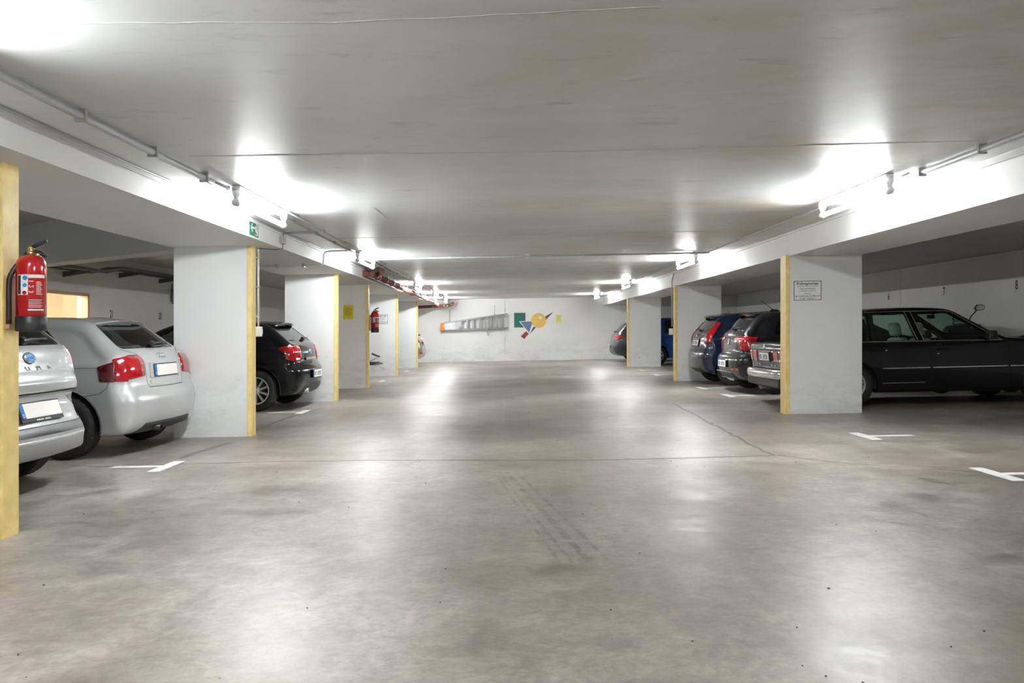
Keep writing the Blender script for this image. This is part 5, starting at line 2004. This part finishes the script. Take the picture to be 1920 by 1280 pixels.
# ---------------------------------------------------------------- black small hatchback (right, middle)
sp = dict(L=4.07, W=0.875, zb=0.95, paint=BLACKM, wr=0.32, rr=0.21, axles=(0.70, 3.26), tum=0.45, pr=0.08, gt=0.07, track=0.86, zbot=0.22, rear_x=1.1,
          prof=[(0.42, 0.21, .05, .02), (0.18, 0.22, .07, .05), (0.09, 0.26, .12, .08), (0.03, 0.36, .16, .10), (0.0, 0.46, .17, .11), (0.0, 0.58, .17, .11), (0.03, 0.665, .17, .10),
                (0.12, 0.70, .16, .08), (0.12, 0.85, .15, .07), (0.13, 0.96, .14, .06), (0.18, 1.07, .13, .05), (0.22, 1.11, .12, .05), (0.45, 1.36, .12, .04), (0.52, 1.405, .12, .03),
                (0.8, 1.43, .12, .025), (1.3, 1.455, .12, .02), (1.75, 1.455, .12, .02), (2.1, 1.41, .12, .03), (2.5, 1.19, .12, .05), (2.85, 1.02, .12, .05), (3.6, 0.93, .13, .05), (3.9, 0.82, .15, .08),
                (4.02, 0.64, .16, .1), (4.05, 0.42, .16, .1), (3.98, 0.24, .1, .06), (3.8, 0.21, .05, .02)],
          regions=[
              ('side_window', GLASSD, -0.005, 0.004, [('side', rpoly([(1.60, .99), (1.62, 1.36), (1.95, 1.35), (2.6, 1.02)], .04))]),
              ('side_window', GLASSD, -0.005, 0.004, [('side', rpoly([(1.52, .99), (1.54, 1.36), (1.15, 1.355), (.80, 1.24), (.72, 1.03)], .05))]),
              ('rear_window', GLASSD, -0.004, 0.004, [('rear', rpoly([(-.60, 1.10), (.60, 1.10), (.50, 1.375), (-.50, 1.375)], .06))]),
              ('windscreen', GLASSM, -0.004, 0.004, [('front', rpoly([(-.68, 1.03), (.68, 1.03), (.54, 1.37), (-.54, 1.37)], .05))]),
              ('tail_light', LAMPR, 0.008, 0.02, [('rear2', rpoly([(.36, .955), (.52, .90), (.84, .90), (.84, 1.0), (.36, .995)], .012)), ('rear2', [(.56, .90), (.64, .76), (.84, .76), (.84, .90)]), ('side', rpoly([(-.1, .77), (.30, .78), (.42, .97), (.42, .985), (-.1, 1.0)], .02))]),
              ('bumper_reflector', LAMPR, 0.005, 0.012, [('rear2', rpoly([(.44, .405), (.70, .415), (.70, .455), (.44, .445)], .012))]),
              ('rear_diffuser', TRIM, 0.003, 0.02, [('rear', rpoly([(-.56, .215), (.56, .215), (.46, .36), (-.46, .36)], .03))]),
          ],
          seams=[('rear2', [(.53, .84), (.52, .72), (.48, .69), (.0, .688)], .006), ('side', [(.30, .77), (.36, .68), (.42, .6)], .005), ('side', [(1.56, .97), (1.54, .4)], .006)])
c = Car('black_compact_car', 'black compact hatchback with roof antenna between the sedan and the navy car', sp, 3.93, 15.5, False, 0.0)
c.plate(0.0, 0.515, text='## ####', lift=0.012)
M = c.rear(0, .90, .006)
c.add('round_emblem', ring_mb(.055, .006, M), CHROME)
for a_, b_ in (((-.035, .03), (-.012, -.04)), ((-.012, -.04), (0, -.005)), ((0, -.005), (.012, -.04)), ((.012, -.04), (.035, .03)), ((-.02, .045), (0, .005)), ((0, .005), (.02, .045))):
    c.add('emblem_stroke', MB().tube([M @ Vector((*a_, 0)), M @ Vector((*b_, 0))], .005, 6), CHROME)
c.add('bumper_trim', MB().box((-.50, -.006, 0), (.50, .006, .012), bev=.003).xform(c.rear(0, .375, .002, True)), CHROME)
c.add('bumper_trim', MB().box((-.44, -.006, 0), (.44, .006, .012), bev=.003).xform(c.rear(0, .262, .002, True)), CHROME)
for s in (-1, 1):
    c.add('light_bar', MB().box((-.20, -.006, -.004), (.20, .006, .004), bev=.002).xform(c.rear(s * .58, .955, .014)), LAMPC)
c.spoiler(0.38, 1.405, 0.78, 1.438, .50, .54, .03)
c.add('brake_light', MB().box((0.395, -.16, 1.385), (0.41, .16, 1.402), bev=0.004), LAMPR)
c.wiper(-0.0, 1.12, -0.36, 1.125)
an = MB().tube([(.95, 0, 1.46), (.72, 0, 1.64)], [.006, .004], 8)
an.prism([(.86, 1.43), (.90, 1.475), (1.0, 1.475), (1.06, 1.44)], lambda x, z: (x, -.025, z), lambda x, z: (x, .025, z))
c.add('antenna', an, BLACK)

# ---------------------------------------------------------------- navy hatchback (right)
sp = dict(L=3.95, W=0.845, zb=0.95, paint=NAVY, wr=0.305, rr=0.2, axles=(0.66, 3.15), tum=0.42, pr=0.07, gt=0.07, track=0.83, zbot=0.22, rear_x=1.1,
          prof=[(0.42, 0.22, .05, .02), (0.16, 0.24, .07, .05), (0.07, 0.30, .13, .08), (0.02, 0.42, .16, .10), (0.0, 0.55, .17, .10), (0.02, 0.68, .17, .10), (0.06, 0.73, .17, .09),
                (0.10, 0.85, .15, .08), (0.12, 1.00, .14, .06), (0.17, 1.08, .13, .05), (0.42, 1.36, .12, .04), (0.48, 1.40, .12, .03),
                (0.8, 1.445, .12, .025), (1.3, 1.475, .12, .02), (1.75, 1.47, .12, .02), (2.05, 1.42, .12, .03), (2.5, 1.19, .12, .05), (2.9, 1.02, .12, .05), (3.5, 0.92, .13, .05), (3.8, 0.80, .15, .08),
                (3.9, 0.62, .16, .1), (3.93, 0.42, .16, .1), (3.86, 0.24, .1, .06), (3.7, 0.22, .05, .02)],
          regions=[
              ('side_window', GLASSD, -0.005, 0.004, [('side', rpoly([(1.52, .99), (1.54, 1.38), (1.95, 1.37), (2.6, 1.02)], .04))]),
              ('side_window', GLASSD, -0.005, 0.004, [('side', rpoly([(1.44, .99), (1.46, 1.38), (1.10, 1.37), (.82, 1.28), (.70, 1.05)], .05))]),
              ('rear_window', GLASSD, -0.004, 0.004, [('rear', rpoly([(-.55, 1.09), (.55, 1.09), (.47, 1.365), (-.47, 1.365)], .06))]),
              ('windscreen', GLASSM, -0.004, 0.004, [('front', rpoly([(-.66, 1.03), (.66, 1.03), (.53, 1.39), (-.53, 1.39)], .05))]),
              ('tail_light', LAMPR, 0.008, 0.02, [('rear2', [(.60, .86), (.80, .86), (.74, 1.05), (.60, 1.05)]), ('rear2', [(.60, 1.05), (.74, 1.05), (.64, 1.25), (.56, 1.26)]), ('side', rpoly([(-.1, .86), (.20, .88), (.48, 1.26), (.40, 1.28), (-.1, 1.05)], .02))]),
              ('bumper_insert', TRIM, 0.003, 0.012, [('rear', rpoly([(-.55, .24), (.55, .24), (.45, .34), (-.45, .34)], .03))]),
          ],
          seams=[('rear2', [(.58, .88), (.57, .75), (.54, .715), (.0, .71)], .006), ('side', [(1.48, .97), (1.46, .4)], .006)])
c = Car('navy_hatchback', 'dark navy hatchback with tall red tail lights beside the second right pillar', sp, 3.86, 17.78, False, 0.0)
c.plate(0.0, 0.855, text='## ####', lift=0.012)
M = c.rear(0, 1.0, .005)
c.add('emblem', ring_mb(.04, .006, M), CHROME)
c.add('emblem_stroke', MB().tube([M @ Vector((-.06, 0, 0)), M @ Vector((.06, 0, 0))], .005, 6), CHROME)
c.add('hatch_trim', MB().box((-.26, -.012, 0), (.26, .012, .012), bev=.004).xform(c.rear(0, .94, .002, True)), CHROME)
c.spoiler(0.34, 1.405, 0.76, 1.447, .47, .52, .035)
c.wiper(-0.0, 1.11, -0.34, 1.115)
for s in (-1, 1):
    c.add('reverse_lens', MB().box((-.03, -.03, -.005), (.03, .03, .004), bev=.008).xform(c.rear(s * .67, .925, .014)), LAMPC)

# ---------------------------------------------------------------- blue compact van (right, behind the third pillar)
sp = dict(step=0.085, L=4.1, W=0.86, zb=0.98, paint=BLUEP, wr=0.31, rr=0.2, axles=(0.78, 3.3), tum=0.30, pr=0.06, gt=0.04, track=0.84, zbot=0.22, rear_x=1.1,
          prof=[(0.42, 0.22, .05, .02), (0.14, 0.25, .07, .05), (0.03, 0.36, .13, .07), (0.0, 0.55, .15, .08), (0.04, 0.72, .15, .08), (0.06, 1.00, .13, .06), (0.20, 1.38, .12, .04), (0.28, 1.46, .12, .03),
                (0.8, 1.50, .10, .025), (1.5, 1.51, .10, .02), (2.1, 1.48, .10, .02), (2.4, 1.40, .12, .03), (3.1, 1.02, .12, .05), (3.7, 0.90, .13, .06), (4.0, 0.72, .15, .09),
                (4.07, 0.45, .16, .1), (3.98, 0.24, .1, .06), (3.8, 0.22, .05, .02)],
          regions=[
              ('side_window', GLASSD, -0.005, 0.004, [('side', rpoly([(1.75, 1.01), (1.76, 1.42), (2.25, 1.41), (2.9, 1.04)], .04))]),
              ('side_window', GLASSD, -0.005, 0.004, [('side', rpoly([(1.68, 1.01), (1.69, 1.42), (1.05, 1.42), (1.0, 1.01)], .05))]),
              ('side_window', GLASSD, -0.005, 0.004, [('side', rpoly([(.92, 1.01), (.97, 1.42), (.50, 1.38), (.40, 1.05)], .05))]),
              ('rear_window', GLASSD, -0.004, 0.004, [('rear', rpoly([(-.58, 1.04), (.58, 1.04), (.50, 1.39), (-.50, 1.39)], .06))]),
              ('windscreen', GLASSM, -0.004, 0.004, [('front', rpoly([(-.68, 1.06), (.68, 1.06), (.56, 1.40), (-.56, 1.40)], .05))]),
              ('tail_light', LAMPR, 0.008, 0.02, [('rear2', rpoly([(.62, .75), (.80, .75), (.74, 1.15), (.62, 1.15)], .02))]),
          ],
          seams=[('side', [(1.0, .98), (.98, .75), (1.12, .6), (1.15, .26)], .008), ('side', [(1.72, 1.0), (1.71, .26)], .008)])
c = Car('blue_van', 'bright blue compact van partly hidden behind the third right pillar', sp, 3.95, 27.6, False, 0.0)
c.handles((1.13, 1.87), .88, BLACK)
side_band(c, dense([(1.18, .235), (2.9, .235)]), .03, .01, CHROME, 'sill_moulding')
c.plate(0, .80, text='## ####')

# ---------------------------------------------------------------- anthracite estate (far right)
sp = dict(step=0.085, L=4.6, W=0.9, zb=0.93, paint=GREYP, wr=0.32, rr=0.21, axles=(0.9, 3.7), tum=0.45, pr=0.08, gt=0.07, track=0.87, zbot=0.2, rear_x=1.2,
          prof=[(0.42, 0.20, .05, .02), (0.14, 0.24, .07, .05), (0.05, 0.32, .13, .08), (0.0, 0.45, .16, .10), (0.0, 0.60, .16, .10), (0.02, 0.66, .16, .10), (0.08, 0.70, .15, .09),
                (0.12, 0.92, .14, .07), (0.20, 1.03, .13, .06), (0.50, 1.34, .12, .04), (0.56, 1.39, .12, .03),
                (1.0, 1.425, .12, .025), (1.6, 1.44, .12, .02), (2.1, 1.42, .12, .02), (2.4, 1.36, .12, .03), (2.8, 1.14, .12, .05), (3.2, 0.97, .12, .05), (4.0, 0.87, .13, .05), (4.4, 0.75, .15, .08),
                (4.55, 0.60, .16, .1), (4.58, 0.40, .16, .1), (4.5, 0.24, .1, .06), (4.3, 0.2, .05, .02)],
          regions=[
              ('side_window', GLASSD, -0.005, 0.004, [('side', rpoly([(.80, .98), (1.0, 1.31), (2.3, 1.33), (2.95, .98)], .05))]),
              ('rear_window', GLASSM, -0.004, 0.004, [('rear', rpoly([(-.60, 1.05), (.60, 1.05), (.50, 1.35), (-.50, 1.35)], .06))]),
              ('windscreen', GLASSM, -0.004, 0.004, [('front', rpoly([(-.68, 1.0), (.68, 1.0), (.54, 1.34), (-.54, 1.34)], .05))]),
              ('tail_light', LAMPR, 0.008, 0.02, [('rear2', rpoly([(.45, .80), (.84, .78), (.84, .95), (.50, .97)], .02)), ('side', rpoly([(-.1, .79), (.34, .82), (.40, .93), (-.1, .97)], .02))]),
          ],
          seams=[('rear2', [(.44, .95), (.43, .72), (.0, .70)], .006)])
c = Car('grey_estate_car', 'anthracite estate car parked in the far right corner', sp, 3.70, 30.7, False, 0.0)
c.plate(0, .55, text='## ####')
M = c.rear(0, .88, .005)
c.add('round_emblem', disc_mb(.042, .006, M), CHROME)
c.wiper(0, 1.06, -.35, 1.065)

# ---------------------------------------------------------------- beige hatchback (far left)
sp = dict(step=0.085, L=4.2, W=0.88, zb=0.95, paint=BEIGEP, wr=0.31, rr=0.2, axles=(0.8, 3.4), tum=0.45, pr=0.09, gt=0.07, track=0.86, zbot=0.2, rear_x=1.2,
          prof=[(0.42, 0.20, .05, .02), (0.16, 0.24, .08, .06), (0.06, 0.32, .15, .10), (0.0, 0.46, .20, .12), (0.0, 0.60, .20, .12), (0.05, 0.70, .18, .10),
                (0.10, 0.88, .16, .08), (0.20, 1.04, .13, .06), (0.50, 1.35, .12, .04), (0.58, 1.40, .12, .03),
                (1.0, 1.45, .12, .025), (1.5, 1.47, .12, .02), (2.0, 1.44, .12, .02), (2.3, 1.36, .12, .03), (2.9, 1.04, .12, .05), (3.6, 0.92, .13, .05), (4.0, 0.75, .15, .08),
                (4.15, 0.60, .16, .1), (4.18, 0.40, .16, .1), (4.1, 0.24, .1, .06), (3.9, 0.2, .05, .02)],
          regions=[
              ('side_window', GLASSD, -0.005, 0.004, [('side', rpoly([(.80, 1.0), (1.0, 1.34), (2.2, 1.36), (2.75, 1.0)], .05))]),
              ('rear_window', GLASSM, -0.004, 0.004, [('rear', rpoly([(-.62, 1.05), (.62, 1.05), (.50, 1.36), (-.50, 1.36)], .06))]),
              ('windscreen', GLASSM, -0.004, 0.004, [('front', rpoly([(-.68, 1.06), (.68, 1.06), (.54, 1.35), (-.54, 1.35)], .05))]),
              ('tail_light', LAMPR, 0.008, 0.02, [('rear2', rpoly([(.50, .84), (.84, .80), (.80, 1.04), (.60, 1.04)], .02)), ('side', rpoly([(-.1, .82), (.30, .86), (.40, 1.02), (-.1, 1.05)], .02))]),
              ('bumper_reflector', LAMPR, 0.005, 0.012, [('rear2', rpoly([(.46, .42), (.74, .43), (.74, .48), (.46, .47)], .012))]),
          ],
          seams=[('rear2', [(.48, .95), (.47, .72), (.0, .70)], .006)])
c = Car('beige_hatchback', 'beige hatchback peeking out behind the farthest left pillar', sp, -2.86, 30.3, True, 0.0)
c.plate(0, .80, text='## ####')
c.wiper(0, 1.07, -.4, 1.075)

# ------------------------------------------------------------------ motorcycle beyond the black sedan
t = thing('motorcycle', 'dark motorcycle with raised mirrors parked beyond the black sedan', 'motorcycle', (7.8, 14.25, 0))
bx, by = 7.80, 14.25      # front wheel towards the aisle side of the wall
for x in (bx - 0.55, bx + 0.62):
    ty = MB()
    ty.lathe([(.22, -.05), (.30, -.05), (.315, -.02), (.315, .02), (.30, .05), (.22, .05)], Matrix.Translation((x, by, .315)) @ Matrix.Rotation(PI / 2, 4, 'X'), 28, closed=True)
    o = gpart('wheel', ty, TYRE, t)
    rm = MB()
    rm.lathe([(.20, -.04), (.225, -.04), (.225, .04), (.20, .04)], Matrix.Translation((x, by, .315)) @ Matrix.Rotation(PI / 2, 4, 'X'), 28, closed=True)
    rm.lathe([(0, -.05), (.04, -.05), (.04, .05), (0, .05)], Matrix.Translation((x, by, .315)) @ Matrix.Rotation(PI / 2, 4, 'X'), 14)
    for k in range(5):
        a = 2 * PI * k / 5
        rm.tube([(x + .03 * math.cos(a), by, .315 + .03 * math.sin(a)), (x + .21 * math.cos(a), by, .315 + .21 * math.sin(a))], .014, 6)
    gpart('rim', rm, RIM, t)
for s in (-1, 1):
    gpart('fork', MB().tube([(bx - .55, by + s * .09, .315), (bx - .30, by + s * .10, .98)], .024, 10), STEEL, t)
gpart('tank', MB().lathe([(0, -.30), (.10, -.28), (.17, -.12), (.185, .05), (.15, .22), (.06, .3), (0, .3)], Matrix.Translation((bx - .05, by, .93)) @ Matrix.Rotation(PI / 2, 4, 'Y') @ Matrix.Diagonal((.85, 1, 1, 1)), 20), BLACKP, t)
gpart('tank_panel', MB().box((bx - .12, by - .19, .93), (bx + .12, by + .19, 1.0), bev=.03), LAMPR, t)
gpart('saddle', MB().box((bx + .18, by - .13, .80), (bx + .82, by + .13, .92), bev=.05), BLACK, t)
gpart('tail_fairing', MB().prism([(bx + .3, .74), (bx + .95, .84), (bx + 1.0, .96), (bx + .8, .95), (bx + .3, .82)], lambda x, z: (x, by - .10, z), lambda x, z: (x, by + .10, z)), BLACKP, t)
gpart('engine', MB().box((bx - .25, by - .17, .30), (bx + .25, by + .17, .72), bev=.05), DARKSTEEL, t)
gpart('frame_tube', MB().tube([(bx - .32, by, .95), (bx - .05, by, .8), (bx + .35, by, .75), (bx + .62, by, .33)], .03, 10), BLACK, t)
gpart('headlight', MB().lathe([(0, -.1), (.07, -.09), (.1, 0), (.1, .02), (0, .05)], Matrix.Translation((bx - .47, by, .98)) @ Matrix.Rotation(-PI / 2, 4, 'Y'), 20), CHROME, t)
gpart('fairing', MB().prism([(bx - .55, .88), (bx - .38, 1.12), (bx - .18, 1.16), (bx - .1, 1.02), (bx - .3, .86)], lambda x, z: (x, by - .16, z), lambda x, z: (x, by + .16, z)), BLACKP, t)
gpart('handlebar', MB().tube([(bx - .12, by - .38, 1.12), (bx - .22, by - .20, 1.14), (bx - .28, by, 1.08), (bx - .22, by + .20, 1.14), (bx - .12, by + .38, 1.12)], .014, 8), BLACK, t)
for s in (-1, 1):
    zm_ = 1.40 if s < 0 else 1.235
    gpart('grip', MB().tube([(bx - .19, by + s * .26, 1.135), (bx - .11, by + s * .40, 1.118)], .02, 10), BLACK, t)
    o = gpart('mirror_stalk', MB().tube([(bx - .22, by + s * .22, 1.14), (bx - .2, by + s * .28, (1.14 + zm_) / 2), (bx - .14, by + s * .33, zm_ - .04)], .009, 8), BLACK, t)
    q = [(-.10, 0), (-.055, .055), (.03, .06), (.09, .04), (.075, -.03), (-.06, -.045)]
    gpart('mirror_shell', MB().prism(q, lambda u, v, s=s: (bx - .10 + u, by + s * .34 + u * .2, zm_ + v), lambda u, v, s=s: (bx - .10 + u, by + s * .34 - .03 + u * .2, zm_ + v)), BLACK, t)
    gpart('mirror_glass', MB().prism([(u * .86, v * .82) for u, v in q], lambda u, v, s=s: (bx - .10 + u, by + s * .34 - .0305 + u * .2, zm_ + v), lambda u, v, s=s: (bx - .10 + u, by + s * .34 - .035 + u * .2, zm_ + v)), MIRRORG, t)
gpart('kick_stand', MB().tube([(bx + .05, by - .12, .32), (bx + .0, by - .30, .01)], .014, 8), BLACK, t)

# ------------------------------------------------------------------ trailer behind the shaded left pillar
t = thing('car_trailer', 'small grey trailer whose drawbar sticks out behind the shaded left pillar', 'trailer', (-4.9, 20.0, 0))
ty_ = 20.0
gpart('box_body', MB().box((-5.9, ty_ - .6, .48), (-4.05, ty_ + .6, .86), bev=.02), STEEL, t)
gpart('drawbar', MB().tube([(-4.2, ty_, .45), (-3.15, ty_, .47)], .035, 8), STEEL, t)
gpart('coupling', MB().box((-3.42, ty_ - .045, .43), (-3.08, ty_ + .045, .51), bev=.02), DARKSTEEL, t)
gpart('coupling_head', MB().tube([(-3.08, ty_, .47), (-2.98, ty_, .475), (-2.90, ty_, .465)], [.045, .04, .02], 10), STEEL, t)
gpart('coupling_lever', MB().tube([(-3.2, ty_, .52), (-3.05, ty_, .60), (-3.02, ty_, .58)], .012, 6), STEEL, t)
gpart('brake_handle', MB().tube([(-3.16, ty_ - .03, .70), (-2.97, ty_ - .03, .62)], .02, 8), DARKSTEEL, t)
gpart('safety_cable', MB().tube([(-3.1, ty_, .43), (-3.0, ty_, .40), (-2.84, ty_, .33)], .006, 6), STEEL, t)
gpart('cable_loop', MB().tube([(-3.2, ty_, .43), (-3.14, ty_, .33), (-3.08, ty_, .43)], .005, 6), STEEL, t)
gpart('jockey_wheel', MB().lathe([(0, -.03), (.1, -.03), (.1, .03), (0, .03)], Matrix.Translation((-3.7, ty_, .1)) @ Matrix.Rotation(PI / 2, 4, 'X'), 18), TYRE, t)
gpart('jockey_post', MB().tube([(-3.7, ty_ + .05, .1), (-3.7, ty_ + .05, .7)], .025, 8), STEEL, t)
for s in (-1, 1):
    gpart('wheel', MB().lathe([(.0, -.06), (.16, -.06), (.17, -.075), (.27, -.07), (.285, -.04), (.285, .04), (.27, .07), (.17, .075), (.16, .06), (0, .06)], Matrix.Translation((-5.0, ty_ + s * .70, .285)) @ Matrix.Rotation(PI / 2, 4, 'X'), 26), TYRE, t)

# small litter on the floor: dry leaves and grit
LITTER = pmat('dry_leaf', (0.55, 0.48, 0.32), 0.7, noise=0.3)
LITTER2 = pmat('dark_grit', (0.05, 0.045, 0.04), 0.8, noise=0.2)
lm = [MB().prism([(-.012, 0), (0, .006), (.014, .001), (.002, -.005)], lambda x, y: (x, y, 0), lambda x, y: (x, y, .004)).mesh('leaf_bit', [LITTER]),
      MB().prism([(-.008, 0), (0, .007), (.009, .001), (.002, -.006)], lambda x, y: (x, y, 0), lambda x, y: (x, y, .006)).mesh('grit_bit', [LITTER2])]
mbs = [MB(), MB()]
for k in range(120):
    y = 2.4 + 12 * random.random() ** 1.6
    x = random.uniform(-0.62, 0.66) * y
    if x < -2.9 or x > 3.5:
        continue
    i = 0 if random.random() < .35 else 1
    a = random.uniform(0, 6.28)
    s_ = random.uniform(.3, .75)
    src = lm[i]
    M = Matrix.Translation((x, y, 0.0003)) @ Matrix.Rotation(a, 4, 'Z') @ Matrix.Scale(s_, 4)
    mbs[i].add([M @ v.co for v in src.vertices], [list(p.vertices) for p in src.polygons])
for i, (nm, m, lab) in enumerate((('leaf_litter', LITTER, 'tiny dry leaf crumbs scattered over the floor'), ('floor_grit', LITTER2, 'dark grit specks scattered over the floor'))):
    o = link(nm, mbs[i].shear().mesh(nm, [m]))
    tag(o, lab, 'litter', kind='stuff')
